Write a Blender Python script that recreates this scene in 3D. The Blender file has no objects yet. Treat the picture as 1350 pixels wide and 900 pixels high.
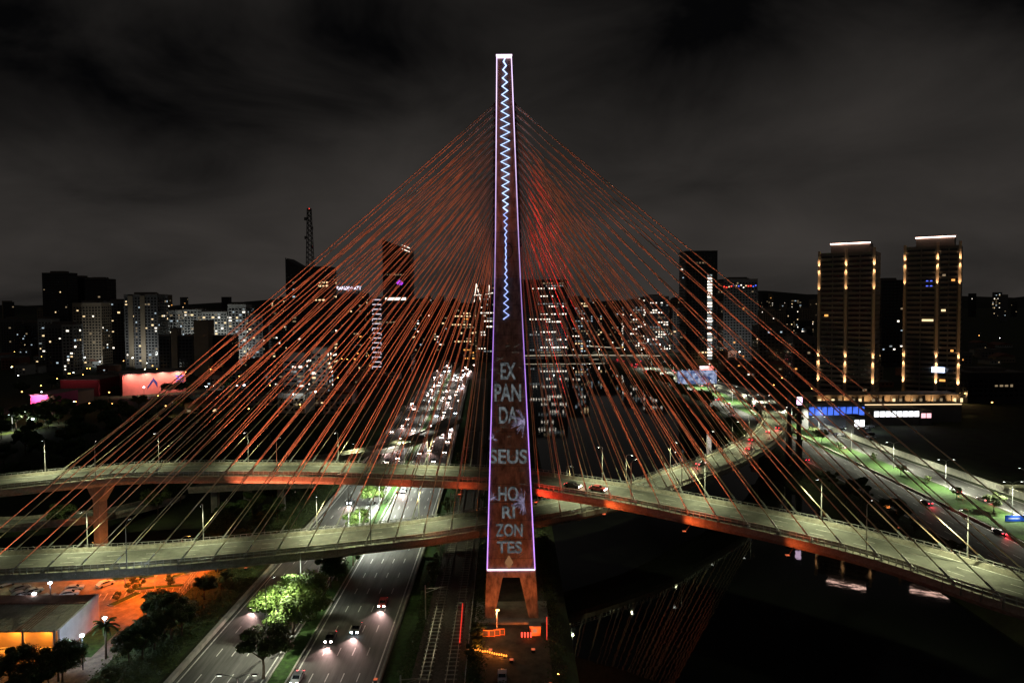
import bpy, math, random
from mathutils import Vector, Matrix, Euler
R = random.Random(7)
rad = math.radians
S = bpy.context.scene
COL = S.collection
# ---------------------------------------------------------------- camera
CAMZ = 74.0; F = 900.0; PITCH = 2.2; ROLL = -0.4; SHIFT = -20.4 / 1350
cd = bpy.data.cameras.new('camera'); cam = bpy.data.objects.new('camera', cd); COL.objects.link(cam)
cd.sensor_width = 36; cd.lens = 24; cd.shift_y = SHIFT; cd.clip_start = 1; cd.clip_end = 20000
CM = Matrix.Translation((0, 0, CAMZ)) @ Matrix.Rotation(rad(90 - PITCH), 4, 'X') @ Matrix.Rotation(rad(ROLL), 4, 'Z')
cam.matrix_world = CM
S.camera = cam
# ---------------------------------------------------------------- view, engine
S.view_settings.view_transform = 'Standard'; S.view_settings.look = 'None'
S.view_settings.exposure = 0.0; S.view_settings.gamma = 1.0; S.view_settings.use_curve_mapping = False
S.cycles.use_denoising = True; S.cycles.use_adaptive_sampling = False
S.cycles.max_bounces = 4; S.cycles.diffuse_bounces = 1; S.cycles.glossy_bounces = 2
S.cycles.transmission_bounces = 2; S.cycles.transparent_max_bounces = 4
S.cycles.sample_clamp_indirect = 2.0; S.cycles.caustics_reflective = False; S.cycles.caustics_refractive = False
S.cycles.use_light_tree = True; S.cycles.pixel_filter_type = 'BLACKMAN_HARRIS'
# ---------------------------------------------------------------- world: overcast night sky lit from below by the city
W = bpy.data.worlds.new('World'); S.world = W; W.use_nodes = True
wn = W.node_tree.nodes; wl = W.node_tree.links; wn.clear()
def N(t, **k):
    n = wn.new(t)
    for a, b in k.items(): setattr(n, a, b)
    return n
out = N('ShaderNodeOutputWorld'); add = N('ShaderNodeAddShader')
sky = N('ShaderNodeTexSky', sky_type='NISHITA', sun_disc=False, sun_elevation=rad(-9), sun_rotation=rad(120))
bs = N('ShaderNodeBackground'); bs.inputs[1].default_value = 0.05
wl.new(sky.outputs[0], bs.inputs[0])
tc = N('ShaderNodeTexCoord'); sx = N('ShaderNodeSeparateXYZ'); wl.new(tc.outputs['Generated'], sx.inputs[0])
def M2(op, a, b=None, clamp=False):
    n = N('ShaderNodeMath', operation=op); n.use_clamp = clamp
    for i, v in enumerate((a, b)):
        if v is None: continue
        if isinstance(v, (int, float)): n.inputs[i].default_value = v
        else: wl.new(v, n.inputs[i])
    return n.outputs[0]
den = M2('ADD', M2('ABSOLUTE', sx.outputs[2]), 0.30)
cx = M2('DIVIDE', sx.outputs[0], den); cy = M2('DIVIDE', sx.outputs[1], den)
cv = N('ShaderNodeCombineXYZ'); wl.new(cx, cv.inputs[0]); wl.new(cy, cv.inputs[1])
def wnoise(scale, det, off, rough=.55, dist=.3):
    m = N('ShaderNodeMapping'); m.inputs['Location'].default_value = off; wl.new(cv.outputs[0], m.inputs[0])
    n = N('ShaderNodeTexNoise'); n.inputs['Scale'].default_value = scale; n.inputs['Detail'].default_value = det
    n.inputs['Roughness'].default_value = rough; n.inputs['Distortion'].default_value = dist
    wl.new(m.outputs[0], n.inputs[0]); return n.outputs[0]
n1 = wnoise(0.8, 2.2, (7.9, 3.1, 0), .45, .2); n2 = wnoise(2.0, 5, (5.1, 1.7, 0), .55, .5)
mr = N('ShaderNodeMapRange', interpolation_type='SMOOTHSTEP'); wl.new(M2('ABSOLUTE', sx.outputs[2]), mr.inputs[0])
mr.inputs[1].default_value = .0; mr.inputs[2].default_value = .42; mr.inputs[3].default_value = .07; mr.inputs[4].default_value = -.07
mixn = M2('ADD', M2('ADD', M2('MULTIPLY', n1, 0.7), M2('MULTIPLY', n2, 0.3)), mr.outputs[0])
cr = N('ShaderNodeValToRGB'); wl.new(mixn, cr.inputs[0])
e = cr.color_ramp.elements
e[0].position = 0.31; e[0].color = (0.0016, 0.0016, 0.0018, 1)
e[1].position = 0.66; e[1].color = (0.042, 0.037, 0.0335, 1)
q = cr.color_ramp.elements.new(0.47); q.color = (0.0225, 0.0202, 0.0185, 1)
bc = N('ShaderNodeBackground'); wl.new(cr.outputs[0], bc.inputs[0]); bc.inputs[1].default_value = 1.0
wl.new(bs.outputs[0], add.inputs[0]); wl.new(bc.outputs[0], add.inputs[1]); wl.new(add.outputs[0], out.inputs[0])
# ---------------------------------------------------------------- pixel -> world
CR3 = CM.to_3x3()
def ray(px, py):
    return CR3 @ Vector(((px - 675) / F, (450 - py) / F + SHIFT * 1350 / F, -1))
def G(px, py, z=0.0):          # where the pixel's ray meets height z
    d = ray(px, py); t = (z - CAMZ) / d.z; return Vector((0, 0, CAMZ)) + d * t
def P(px, py, Y):              # where the pixel's ray meets the vertical plane y = Y
    d = ray(px, py); t = Y / d.y; return Vector((0, 0, CAMZ)) + d * t
# ---------------------------------------------------------------- materials
MATS = {}
def mat(name, col, rough=.8, var=.25, scale=1.5, bump=0.0, metal=0.0, spec=.3, col2=None, stretch=None, trans=0):
    if name in MATS: return MATS[name]
    m = bpy.data.materials.new(name); m.use_nodes = True; nt = m.node_tree; b = nt.nodes['Principled BSDF']
    b.inputs['Roughness'].default_value = rough; b.inputs['Metallic'].default_value = metal
    b.inputs['Specular IOR Level'].default_value = spec
    t = nt.nodes.new('ShaderNodeTexCoord'); n = nt.nodes.new('ShaderNodeTexNoise')
    n.inputs['Scale'].default_value = scale; n.inputs['Detail'].default_value = 5; n.inputs['Roughness'].default_value = .65
    src = t.outputs['Object']
    if stretch:
        mp = nt.nodes.new('ShaderNodeMapping'); mp.inputs['Scale'].default_value = stretch
        nt.links.new(src, mp.inputs[0]); src = mp.outputs[0]
    nt.links.new(src, n.inputs[0])
    r = nt.nodes.new('ShaderNodeValToRGB'); nt.links.new(n.outputs[0], r.inputs[0])
    c2 = col2 or tuple(min(1, c * (1 + var)) for c in col); c1 = tuple(c * (1 - var) for c in col)
    r.color_ramp.elements[0].position = .32; r.color_ramp.elements[0].color = (*c1, 1)
    r.color_ramp.elements[1].position = .68; r.color_ramp.elements[1].color = (*c2, 1)
    nt.links.new(r.outputs[0], b.inputs['Base Color'])
    if trans:
        b.inputs['Transmission Weight'].default_value = 0
        b.inputs['Subsurface Weight'].default_value = 0
    if bump:
        bp = nt.nodes.new('ShaderNodeBump'); bp.inputs['Strength'].default_value = bump; bp.inputs['Distance'].default_value = .3
        nt.links.new(n.outputs[0], bp.inputs['Height']); nt.links.new(bp.outputs[0], b.inputs['Normal'])
    MATS[name] = m; return m
def emit(name, col, strength, sample=False):
    if name in MATS: return MATS[name]
    m = bpy.data.materials.new(name); m.use_nodes = True; b = m.node_tree.nodes['Principled BSDF']
    b.inputs['Base Color'].default_value = (.02, .02, .02, 1); b.inputs['Emission Color'].default_value = (*col, 1)
    b.inputs['Emission Strength'].default_value = strength; b.inputs['Specular IOR Level'].default_value = 0
    m.cycles.emission_sampling = 'AUTO' if sample else 'NONE'
    MATS[name] = m; return m
concrete = mat('concrete', (.26, .25, .22), .85, .3, .5, .15)
deck_conc = mat('deck_concrete', (.30, .29, .24), .85, .35, .9, .15)
pyl_conc = mat('pylon_concrete', (.22, .19, .165), .85, .6, .55, .2, stretch=(1.6, 1.6, .35))
asphalt = mat('asphalt', (.075, .075, .07), .75, .3, .35, .1, stretch=(1, .25, 1))
def wear(m, k, sc, st):
    nt = m.node_tree; b = nt.nodes['Principled BSDF']; src = b.inputs['Base Color'].links[0].from_socket
    t = nt.nodes.new('ShaderNodeTexCoord'); mp = nt.nodes.new('ShaderNodeMapping'); mp.inputs['Scale'].default_value = st; n = nt.nodes.new('ShaderNodeTexNoise'); n.inputs['Scale'].default_value = sc; n.inputs['Detail'].default_value = 8; n.inputs['Roughness'].default_value = .75
    r = nt.nodes.new('ShaderNodeMapRange'); r.inputs[1].default_value = .3; r.inputs[2].default_value = .7; r.inputs[3].default_value = 1 - k; r.inputs[4].default_value = 1 + k*.5
    mx = nt.nodes.new('ShaderNodeMix'); mx.data_type = 'RGBA'; mx.blend_type = 'MULTIPLY'; mx.inputs[0].default_value = 1
    nt.links.new(t.outputs['Object'], mp.inputs[0]); nt.links.new(mp.outputs[0], n.inputs[0]); nt.links.new(n.outputs[0], r.inputs[0]); nt.links.new(src, mx.inputs[6]); nt.links.new(r.outputs[0], mx.inputs[7]); nt.links.new(mx.outputs[2], b.inputs['Base Color'])
wear(asphalt, .55, .9, (1, .035, 1))
deck_road = mat('deck_asphalt', (.11, .115, .10), .7, .28, .25, .1)
wear(deck_road, .45, .35, (1, 1, 1))
grass_m = mat('grass', (.024, .056, .010), .95, .5, .8, .6)
soil = mat('soil', (.030, .028, .018), .95, .5, .12, .3, col2=(.03, .045, .014))
ballast = mat('ballast', (.09, .08, .065), .95, .4, 3, .4)
steel = mat('galvanised_steel', (.42, .43, .42), .45, .15, 3, 0, .5)
darksteel = mat('dark_steel', (.05, .05, .055), .5, .2, 3, 0, .4)
cable_m = mat('cable_sheath', (.72, .60, .42), .55, .08, 4)
white_p = mat('white_paint', (.55, .55, .52), .6, .1, 3); wear(white_p, .7, 1.2, (1, 1, 1))
yellow_p = mat('yellow_paint', (.65, .55, .22), .6, .15, 3)
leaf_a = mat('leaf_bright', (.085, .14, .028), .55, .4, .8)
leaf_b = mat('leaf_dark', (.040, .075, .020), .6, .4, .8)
leaf_c = mat('leaf_olive', (.06, .085, .025), .6, .4, .8)
bark = mat('bark', (.09, .065, .045), .9, .3, 4, .3)
roofm = mat('roofing', (.16, .14, .125), .8, .3, .8, .1)
rust_roof = mat('red_roofing', (.22, .10, .07), .8, .3, .8, .1)
glass_d = mat('dark_glass', (.012, .014, .018), .12, .3, 2, 0, 0, .5)
w_beige = mat('wall_beige', (.28, .23, .17), .85, .12, .08)
w_white = mat('wall_white', (.42, .43, .42), .85, .12, .08)
w_grey = mat('wall_grey', (.16, .16, .165), .85, .15, .08)
w_dark = mat('wall_dark', (.045, .045, .05), .6, .2, .08)
w_brick = mat('wall_brick', (.22, .11, .08), .85, .2, .3)
tower_warm = mat('tower_render', (.24, .215, .19), .85, .12, .15)
E_warm = emit('lit_warm', (1, .72, .38), 1.5); E_white = emit('lit_white', (1, .90, .74), 2.2)
E_cool = emit('lit_cool', (.70, .88, 1), .75); E_orange = emit('lit_orange', (1, .42, .10), 1.4); E_dim = emit('lit_dim', (.85, .62, .36), .32)
E_blue = emit('lit_blue', (.10, .16, 1), 1.6); E_red = emit('lit_red', (1, .05, .03), 3.0)
E_lamp = emit('lamp_lens', (.92, 1, .88), 14); E_flood = emit('flood_lens', (.8, .92, 1), 25)
E_sod = emit('sodium_lens', (1, .5, .12), 12)
E_led = emit('led_violet', (.56, .27, 1), 1.7); E_ledw = emit('led_white', (1, .72, 1), 2.2); E_zig = emit('led_blue', (.34, .45, 1), 2.0)
E_head = emit('headlight', (1, .78, .68), 30); E_tail = emit('taillight', (1, .03, .05), 14); E_headw = emit('headlight_cool', (.75, .88, 1), 40)
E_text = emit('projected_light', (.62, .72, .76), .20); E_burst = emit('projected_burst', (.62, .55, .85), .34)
E_dimw = emit('shade_lit', (.66, .74, .74), .42)
# ---------------------------------------------------------------- mesh tools
class MB:
    def __init__(s): s.v = []; s.f = []
    def box(s, c, d, rz=0.0):
        n = len(s.v); cs, sn = math.cos(rz), math.sin(rz)
        for z in (-.5, .5):
            for x, y in ((-.5, -.5), (.5, -.5), (.5, .5), (-.5, .5)):
                X, Y = x * d[0], y * d[1]
                s.v.append((c[0] + X * cs - Y * sn, c[1] + X * sn + Y * cs, c[2] + z * d[2]))
        s.f += [(n, n+3, n+2, n+1), (n+4, n+5, n+6, n+7), (n, n+1, n+5, n+4), (n+1, n+2, n+6, n+5), (n+2, n+3, n+7, n+6), (n+3, n, n+4, n+7)]
        return s
    def bx(s, x0, x1, y0, y1, z0, z1): return s.box(((x0+x1)/2, (y0+y1)/2, (z0+z1)/2), (x1-x0, y1-y0, z1-z0))
    def quad(s, a, b, c, d):
        n = len(s.v); s.v += [tuple(a), tuple(b), tuple(c), tuple(d)]; s.f.append((n, n+1, n+2, n+3)); return s
    def prism(s, poly, axis, a, b):     # poly in the other two axes, extruded along axis
        n = len(s.v); k = len(poly)
        for h in (a, b):
            for p in poly:
                q = [p[0], p[1]]; q.insert(axis, h); s.v.append(tuple(q))
        for i in range(k): j = (i + 1) % k; s.f.append((n+i, n+j, n+k+j, n+k+i))
        s.f += [tuple(range(n + k - 1, n - 1, -1)), tuple(range(n + k, n + 2 * k))]
        return s
    def tube(s, pts, r, seg=6, caps=True):
        pts = [Vector(p) for p in pts]; rs = r if isinstance(r, (list, tuple)) else [r] * len(pts)
        n0 = len(s.v)
        for i, p in enumerate(pts):
            d = (pts[min(i+1, len(pts)-1)] - pts[max(i-1, 0)]).normalized()
            a = d.cross(Vector((0, 0, 1))) if abs(d.z) < .95 else d.cross(Vector((1, 0, 0)))
            a.normalize(); b = d.cross(a)
            for k in range(seg):
                t = 2 * math.pi * k / seg; s.v.append(tuple(p + (a * math.cos(t) + b * math.sin(t)) * rs[i]))
        for i in range(len(pts) - 1):
            for k in range(seg):
                a = n0 + i * seg + k; b = n0 + i * seg + (k+1) % seg
                s.f.append((a, a + seg, b + seg, b))
        if caps:
            s.f.append(tuple(range(n0, n0 + seg))); m = n0 + (len(pts)-1) * seg; s.f.append(tuple(range(m + seg - 1, m - 1, -1)))
        return s
    def bar(s, a, b, w, h=None):        # rectangular bar between two points
        a, b = Vector(a), Vector(b); h = h or w; d = (b - a).normalized()
        u = d.cross(Vector((0, 0, 1))) if abs(d.z) < .99 else Vector((1, 0, 0)); u.normalize(); v = u.cross(d)
        n = len(s.v)
        for p in (a, b):
            for i, j in ((-1, -1), (1, -1), (1, 1), (-1, 1)): s.v.append(tuple(p + u * (i * w / 2) + v * (j * h / 2)))
        s.f += [(n, n+3, n+2, n+1), (n+4, n+5, n+6, n+7), (n, n+1, n+5, n+4), (n+1, n+2, n+6, n+5), (n+2, n+3, n+7, n+6), (n+3, n, n+4, n+7)]
        return s
    def sweep(s, path, nor, prof, closed=True):    # prof: (offset along normal, dz)
        n = len(s.v); k = len(prof)
        for p, q in zip(path, nor):
            for o, z in prof: s.v.append((p[0] + q[0] * o, p[1] + q[1] * o, p[2] + z))
        for i in range(len(path) - 1):
            for j in range(k if closed else k - 1):
                j2 = (j + 1) % k; a, b = n + i * k, n + (i + 1) * k
                s.f.append((a + j, b + j, b + j2, a + j2))
        if closed:
            s.f.append(tuple(range(n, n + k))); m = n + (len(path) - 1) * k; s.f.append(tuple(range(m + k - 1, m - 1, -1)))
        return s
    def mesh(s, name, m, smooth=False):
        me = bpy.data.meshes.new(name); me.from_pydata(s.v, [], s.f); me.update()
        if m: me.materials.append(m)
        if smooth: me.polygons.foreach_set('use_smooth', [True] * len(me.polygons))
        return me
    def build(s, name, m, parent=None, kind=None, smooth=False):
        return link(name, s.mesh(name, m, smooth), parent, kind)
def link(name, data, parent=None, kind=None, loc=None, rz=None, scale=None):
    o = bpy.data.objects.new(name, data); COL.objects.link(o)
    if parent: o.parent = parent
    if kind: o['kind'] = kind
    if loc is not None: o.location = loc
    if rz is not None: o.rotation_euler = (0, 0, rz)
    if scale is not None: o.scale = scale
    return o
def thing(name, label, cat, loc=(0, 0, 0), rz=0, group=None):
    o = link(name, None, loc=loc, rz=rz); tag(o, label, cat, group); o.empty_display_size = .5; return o
def tag(o, label, cat=None, group=None):
    o['label'] = label
    if cat: o['category'] = cat
    if group: o['group'] = group
    return o
def dup(root, loc, rz=0, label=None, group=None, scale=None):
    def cp(o, par):
        c = o.copy(); COL.objects.link(c); c.parent = par
        for ch in KIDS[o.name]: cp(ch, c)
        return c
    def idx(o):
        KIDS[o.name] = list(o.children)
        for ch in o.children: idx(ch)
    if root.name not in KIDS: idx(root)
    r = cp(root, None); r.location = loc; r.rotation_euler = (0, 0, rz)
    if scale: r.scale = scale
    if label: r['label'] = label
    if group: r['group'] = group
    return r
KIDS = {}
def spot(parent, loc, target, power, col, size=100, blend=.6, radius=.25, name='lamp_light'):
    l = bpy.data.lights.new(name, 'SPOT'); l.energy = power; l.color = col; l.spot_size = rad(size); l.spot_blend = blend; l.shadow_soft_size = radius
    o = bpy.data.objects.new(name, l); COL.objects.link(o); o.parent = parent; o.location = loc
    d = Vector(target) - Vector(loc); o.rotation_euler = d.to_track_quat('-Z', 'Y').to_euler(); return o
def point(parent, loc, power, col, radius=.3, name='lamp_light'):
    l = bpy.data.lights.new(name, 'POINT'); l.energy = power; l.color = col; l.shadow_soft_size = radius
    o = bpy.data.objects.new(name, l); COL.objects.link(o); o.parent = parent; o.location = loc; return o
def spline(pts, step):
    pts = [Vector(p) for p in pts]; e0 = pts[0] * 2 - pts[1]; e1 = pts[-1] * 2 - pts[-2]; q = [e0] + pts + [e1]; dense = []
    for i in range(1, len(q) - 2):
        for k in range(24):
            t = k / 24; a, b, c, d = q[i-1], q[i], q[i+1], q[i+2]
            dense.append(.5 * ((2*b) + (c-a)*t + (2*a-5*b+4*c-d)*t*t + (3*b-a-3*c+d)*t**3))
    dense.append(pts[-1])
    L = [0]
    for a, b in zip(dense, dense[1:]): L.append(L[-1] + (b - a).length)
    n = max(2, round(L[-1] / step)); res = []; j = 0
    for i in range(n + 1):
        s_ = L[-1] * i / n
        while j < len(L) - 2 and L[j+1] < s_: j += 1
        t = (s_ - L[j]) / max(1e-6, L[j+1] - L[j]); res.append(dense[j].lerp(dense[j+1], t))
    return res
def normals(path):      # horizontal normal to the right of travel
    r = []
    for i in range(len(path)):
        d = path[min(i+1, len(path)-1)] - path[max(i-1, 0)]; d.z = 0; d.normalize(); r.append(Vector((d.y, -d.x, 0)))
    return r
def subpath(path, nor, t0, t1):
    return path[t0:t1], nor[t0:t1]

# ================================================================ the setting
TY = 193.0                        # distance of the pylon axis
BL, BR, YE = 10.0, 116.0, 1030.0  # river banks, far end of the straight reach
m = MB()
xs = [(-7000, 0), (-700, 0), (BL, 0), (BL + 5, -5.2), (BR - 6, -5.2), (BR, 0), (700, 0), (7000, 0)]
for a, b in zip(xs, xs[1:]): m.quad((a[0], -400, a[1]), (b[0], -400, b[1]), (b[0], YE, b[1]), (a[0], YE, a[1]))
m.quad((-7000, YE, 0), (7000, YE, 0), (7000, 9000, 0), (-7000, 9000, 0))
m.quad((BL, YE, 0), (BL + 5, YE, -5.2), (BR - 6, YE, -5.2), (BR, YE, 0))
g = m.build('ground', soil, kind='structure'); tag(g, 'dark bare ground and verges on both river banks')
# water
wm = bpy.data.materials.new('river_water'); wm.use_nodes = True; nt = wm.node_tree; b = nt.nodes['Principled BSDF']
b.inputs['Base Color'].default_value = (.006, .007, .006, 1); b.inputs['Roughness'].default_value = .025; b.inputs['Specular IOR Level'].default_value = .5
t = nt.nodes.new('ShaderNodeTexCoord'); n = nt.nodes.new('ShaderNodeTexNoise'); n.inputs['Scale'].default_value = .35; n.inputs['Detail'].default_value = 3
bp = nt.nodes.new('ShaderNodeBump'); bp.inputs['Strength'].default_value = .035; bp.inputs['Distance'].default_value = .25
nt.links.new(t.outputs['Object'], n.inputs[0]); nt.links.new(n.outputs[0], bp.inputs['Height']); nt.links.new(bp.outputs[0], b.inputs['Normal'])
m = MB().quad((BL, -400, -3.2), (BR, -400, -3.2), (BR, YE, -3.2), (BL, YE, -3.2))
tag(m.build('river', wm, kind='structure'), 'black still river mirroring the lit towers and lamps')
# hills on the horizon
m = MB(); nx = 90
for i in range(nx + 1):
    x = -5200 + 10400 * i / nx
    h = 62 + 22 * math.sin(i * .21 + 1) + 14 * math.sin(i * .53) + 8 * math.sin(i * 1.3 + 2) + (30 if x > 1500 else 0)
    m.v += [(x, 4300, -2), (x, 5000, h * .8), (x, 5600, h)]
for i in range(nx):
    for k in range(2): a = i * 3 + k; m.f.append((a, a + 3, a + 4, a + 1))
tag(m.build('hills', mat('hill_cover', (.02, .022, .018), .95, .4, .01), kind='structure', smooth=True), 'low dark wooded hills along the horizon')

def strip(name, label, path, prof, mt, z=0.0, kind='structure', parent=None, step=6):
    pts = spline(path, step); nr = normals(pts); m = MB().sweep(pts, nr, prof)
    o = m.build(name, mt, parent, kind)
    if label: tag(o, label)
    return o, pts, nr
def road(name, label, path, width, mt=asphalt, z=.02, lanes=4, near=260, edge=yellow_p):
    o, pts, nr = strip(name, label, path, [(-width/2, z), (width/2, z), (width/2, -.3), (-width/2, -.3)], mt)
    lw = (width - 2) / lanes
    for sgn in (-1, 1):
        s_ = sgn * (width/2 - .8)
        MB().sweep(pts, nr, [(s_ - .14, z + .004), (s_ + .14, z + .004)], False).build('edge_line', white_p, o)
    far = MB(); fp = spline(path, 1.0); fn = normals(fp); d = 3.2
    dm = DASH
    for k in range(1, lanes):
        off = -width/2 + 1 + lw * k; i = 0
        while i < len(fp) - 4:
            c = (fp[i] + fp[i+3]) / 2 + fn[i] * off; dr = fp[i+3] - fp[i]; a = math.atan2(dr.y, dr.x)
            if c.y < near and 90 < c.y: link('lane_dash', dm, o, loc=(c.x, c.y, c.z + z + .004), rz=a)
            elif c.y > 0:
                n_ = fn[i] * .09; u = fp[i] + fn[i] * off; v = fp[i+3] + fn[i] * off; zz = Vector((0, 0, z + .004))
                far.quad(u - n_ + zz, v - n_ + zz, v + n_ + zz, u + n_ + zz)
            i += 10
    if far.v: far.build('lane_dashes', white_p, o, 'stuff')
    return o, pts, nr
DASH = MB().quad((-1.6, -.1, 0), (1.6, -.1, 0), (1.6, .1, 0), (-1.6, .1, 0)).mesh('lane_dash', white_p)
# embankment roads of the two banks
LA = [(-57.5, -60, 0), (-57.5, 150, 0), (-58, 280, 0), (-64, 450, 0), (-72, 640, 0), (-70, 900, 0)]
LB = [(-35.0, -60, 0), (-35.5, 150, 0), (-37, 280, 0), (-43, 450, 0), (-50, 640, 0), (-48, 900, 0)]
roadA, pA, nA = road('road', 'wide asphalt carriageway on the outer side of the tree median', LA, 18, lanes=5)
roadB, pB, nB = road('road', 'wide asphalt carriageway beside the railway with headlights on it', LB, 17.5, lanes=5)
RA = [(139, -60, 0), (141, 150, 0), (142, 230, 0), (143, 330, 0), (146, 450, 0), (142, 620, 0), (128, 900, 0)]
RB = [(179, 60, 0), (177, 230, 0), (170, 330, 0), (166, 450, 0), (163, 620, 0), (147, 900, 0)]
roadC, pC, nC = road('road', 'wide river-bank carriageway between dark bushes and the grass strip', RA, 20, lanes=5)
roadD, pD, nD = road('road', 'narrower carriageway between the grass strip and the long pale wall', RB, 13, lanes=3)
for pth, w_, lb in ((RA, 0, ''),):
    strip('grass_strip', 'bright mown grass strip between the two bank carriageways', [((a[0] + b[0]) / 2 + 2, a[1], 0) for a, b in zip([(141, 150), (142, 230), (143, 330), (146, 450), (142, 600)], [(178, 150), (177, 230), (170, 330), (166, 450), (163, 600)])],
          [(-7.2, .12), (7.2, .12), (7.2, -.3), (-7.2, -.3)], grass_m)
strip('grass_strip', 'long median of rough grass under the trees between carriageways', [((a[0]+b[0])/2 + .25, a[1], 0) for a, b in zip(LA, LB)], [(-2.0, .16), (2.0, .16), (2.0, -.3), (-2.0, -.3)], grass_m)
strip('grass_strip', 'dim grass verge between the carriageway and the railway', [(-22.6, -60, 0), (-23, 150, 0), (-24.5, 280, 0), (-30, 450, 0), (-36, 640, 0)], [(-2.6, .05), (2.6, .05), (2.6, -.3), (-2.6, -.3)], grass_m)
strip('grass_slope', 'dark grassy slope outside the outer road barrier', [(-76, -60, 0), (-76.5, 150, 0), (-77, 280, 0), (-84, 450, 0)], [(-7, .06), (7, .06), (7, -.3), (-7, -.3)], mat('grass_dim', (.03, .05, .014), .95, .5, .5, .5))
def wallthing(name, label, cat, path, h, w, mt, seg=None):
    o, pts, nr = strip(name, label, path, [(-w/2, -.2), (-w/2, h), (w/2, h), (w/2, -.2)], mt, kind='thing'); o['category'] = cat; return o
wallthing('road_barrier', 'pale concrete barrier along the outer edge of the tree-lined carriageway', 'barrier', [(x - 9.6, y, z) for x, y, z in LA[:4]], 1.0, .9, concrete)
wallthing('road_barrier', 'low concrete barrier along the railway side of the carriageway', 'barrier', [(x + 9.2, y, z) for x, y, z in LB[:5]], .85, .5, concrete)
wallthing('median_kerb', 'thin kerb on the barrier side of the tree median', 'kerb', [(x + 9.3, y, z) for x, y, z in LA], .3, .35, concrete)
wallthing('median_kerb', 'thin kerb on the railway side of the tree median', 'kerb', [(x - 9.0, y, z) for x, y, z in LB], .3, .35, concrete)
wallthing('boundary_wall', 'long pale wall along the outer edge of the far bank road', 'wall', [(188, 100, 0), (186.5, 230, 0), (179, 330, 0), (175, 420, 0)], 2.6, .5, mat('pale_wall', (.45, .45, .36), .85, .25, .6))
wallthing('road_barrier', 'low barrier beside the grass strip on the far bank', 'barrier', [(x + 10.5, y, z) for x, y, z in RA[1:5]], .8, .5, deck_conc)
# railway
o, pts, nr = strip('railway_bed', 'dark ballast railway bed between the road and the pylon', [(-14.5, -60, 0), (-15.2, 150, 0), (-17, 280, 0), (-22, 450, 0), (-28, 640, 0)], [(-5, .15), (5, .15), (5.6, -.3), (-5.6, -.3)], ballast)
for off in (-3.3, -1.7, 1.7, 3.3):
    MB().sweep(pts, nr, [(off - .08, .22), (off - .08, .42), (off + .08, .42), (off + .08, .22)]).build('rail', mat('rail_steel', (.30, .27, .24), .35, .2, 3, 0, .8), o)
sl = MB(); sp = spline([(-14.6, 60, 0), (-15.2, 150, 0), (-17, 280, 0), (-20, 380, 0)], 1.6); sn = normals(sp)
for p, q in zip(sp, sn):
    for off in (-2.5, 2.5): sl.box((p.x + q.x * off, p.y + q.y * off, .2), (2.5, .3, .12), 0)
sl.build('sleepers', concrete, o, 'stuff')

# ================================================================ the bridge
bridge = thing('cable_stayed_bridge', 'cable-stayed bridge with tall slender pylon, red-lit stays and two curving decks', 'bridge')
# ---- pylon: X in the river direction, seen edge-on from here
XC0, XC1 = -.55, -1.55
def xc(z): return XC0 + (XC1 - XC0) * z / 138
def hw(z): return (12.3 - .0609 * z) / 2
def leg(prof):      # prof: list of (z, yfront, yback)
    m = MB()
    for z, a, b in prof:
        c, w = xc(z), hw(z); k = min(.35, w * .12)
        m.v += [(c-w+k, a, z), (c+w-k, a, z), (c+w, a+k, z), (c+w, b-k, z), (c+w-k, b, z), (c-w+k, b, z), (c-w, b-k, z), (c-w, a+k, z)]
    for i in range(len(prof) - 1):
        for j in range(8): a, b2 = i*8 + j, i*8 + (j+1) % 8; m.f.append((a, b2, b2 + 8, a + 8))
    m.f += [tuple(range(7, -1, -1)), tuple(range((len(prof)-1)*8, len(prof)*8))]
    return m
YF0, ZP, ZC0, ZC1, ZT = 155.0, 8.6, 80.0, 93.0, 135.6
def yfront(z):
    if z <= ZC0: return YF0 + (189.2 - YF0) * z / ZC0
    if z <= ZC1: return 189.2
    return 189.2 + (175.5 - 189.2) * (z - ZC1) / (ZT - ZC1)
def thick(z): return 6.0 - 2.0 * z / 138
pyl = link('pylon', None, bridge)
def mir(y): return 2 * TY - y
low = [(z, yfront(z), yfront(z) + thick(z)) for z in (ZP, 25, 45, 65, ZC0)]
upp = [(z, yfront(z), yfront(z) + thick(z)) for z in (ZC1, 108, 123, ZT)]
leg(low).build('lower_leg', pyl_conc, pyl); leg([(z, mir(b), mir(a)) for z, a, b in low]).build('lower_leg', pyl_conc, pyl)
leg(upp).build('upper_arm', pyl_conc, pyl); leg([(z, mir(b), mir(a)) for z, a, b in upp]).build('upper_arm', pyl_conc, pyl)
leg([(ZC0, 189.2, 196.8), (ZC1, 189.2, 196.8)]).build('crossing', pyl_conc, pyl)
for sgn in (1, -1):       # feet: two splayed stubs under each lower leg
    for sx_ in (-1, 1):
        m = MB(); prof = []
        for z in (-.6, ZP):
            c, w = xc(z), hw(z); a = yfront(z); b = a + thick(z)
            if sgn < 0: a, b = mir(b), mir(a)
            inn = w * (.70 if z < 0 else .34); o_ = w + (.1 if z < 0 else 0)
            x0, x1 = sorted((c + sx_ * inn, c + sx_ * o_)); prof.append((z, x0, x1, a, b))
        for z, x0, x1, a, b in prof: m.v += [(x0, a, z), (x1, a, z), (x1, b, z), (x0, b, z)]
        m.f = [(3, 2, 1, 0), (4, 5, 6, 7), (0, 1, 5, 4), (1, 2, 6, 5), (2, 3, 7, 6), (3, 0, 4, 7)]
        m.build('foot', pyl_conc, pyl)
    ya = YF0 + 1.5 if sgn > 0 else mir(YF0 + 1.5); MB().box((-.55, ya + 2 * sgn, .25), (17, 11, .5)).build('footing', concrete, pyl)
for zb in (36.0,):        # crossbeams carrying the decks
    pass
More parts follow.
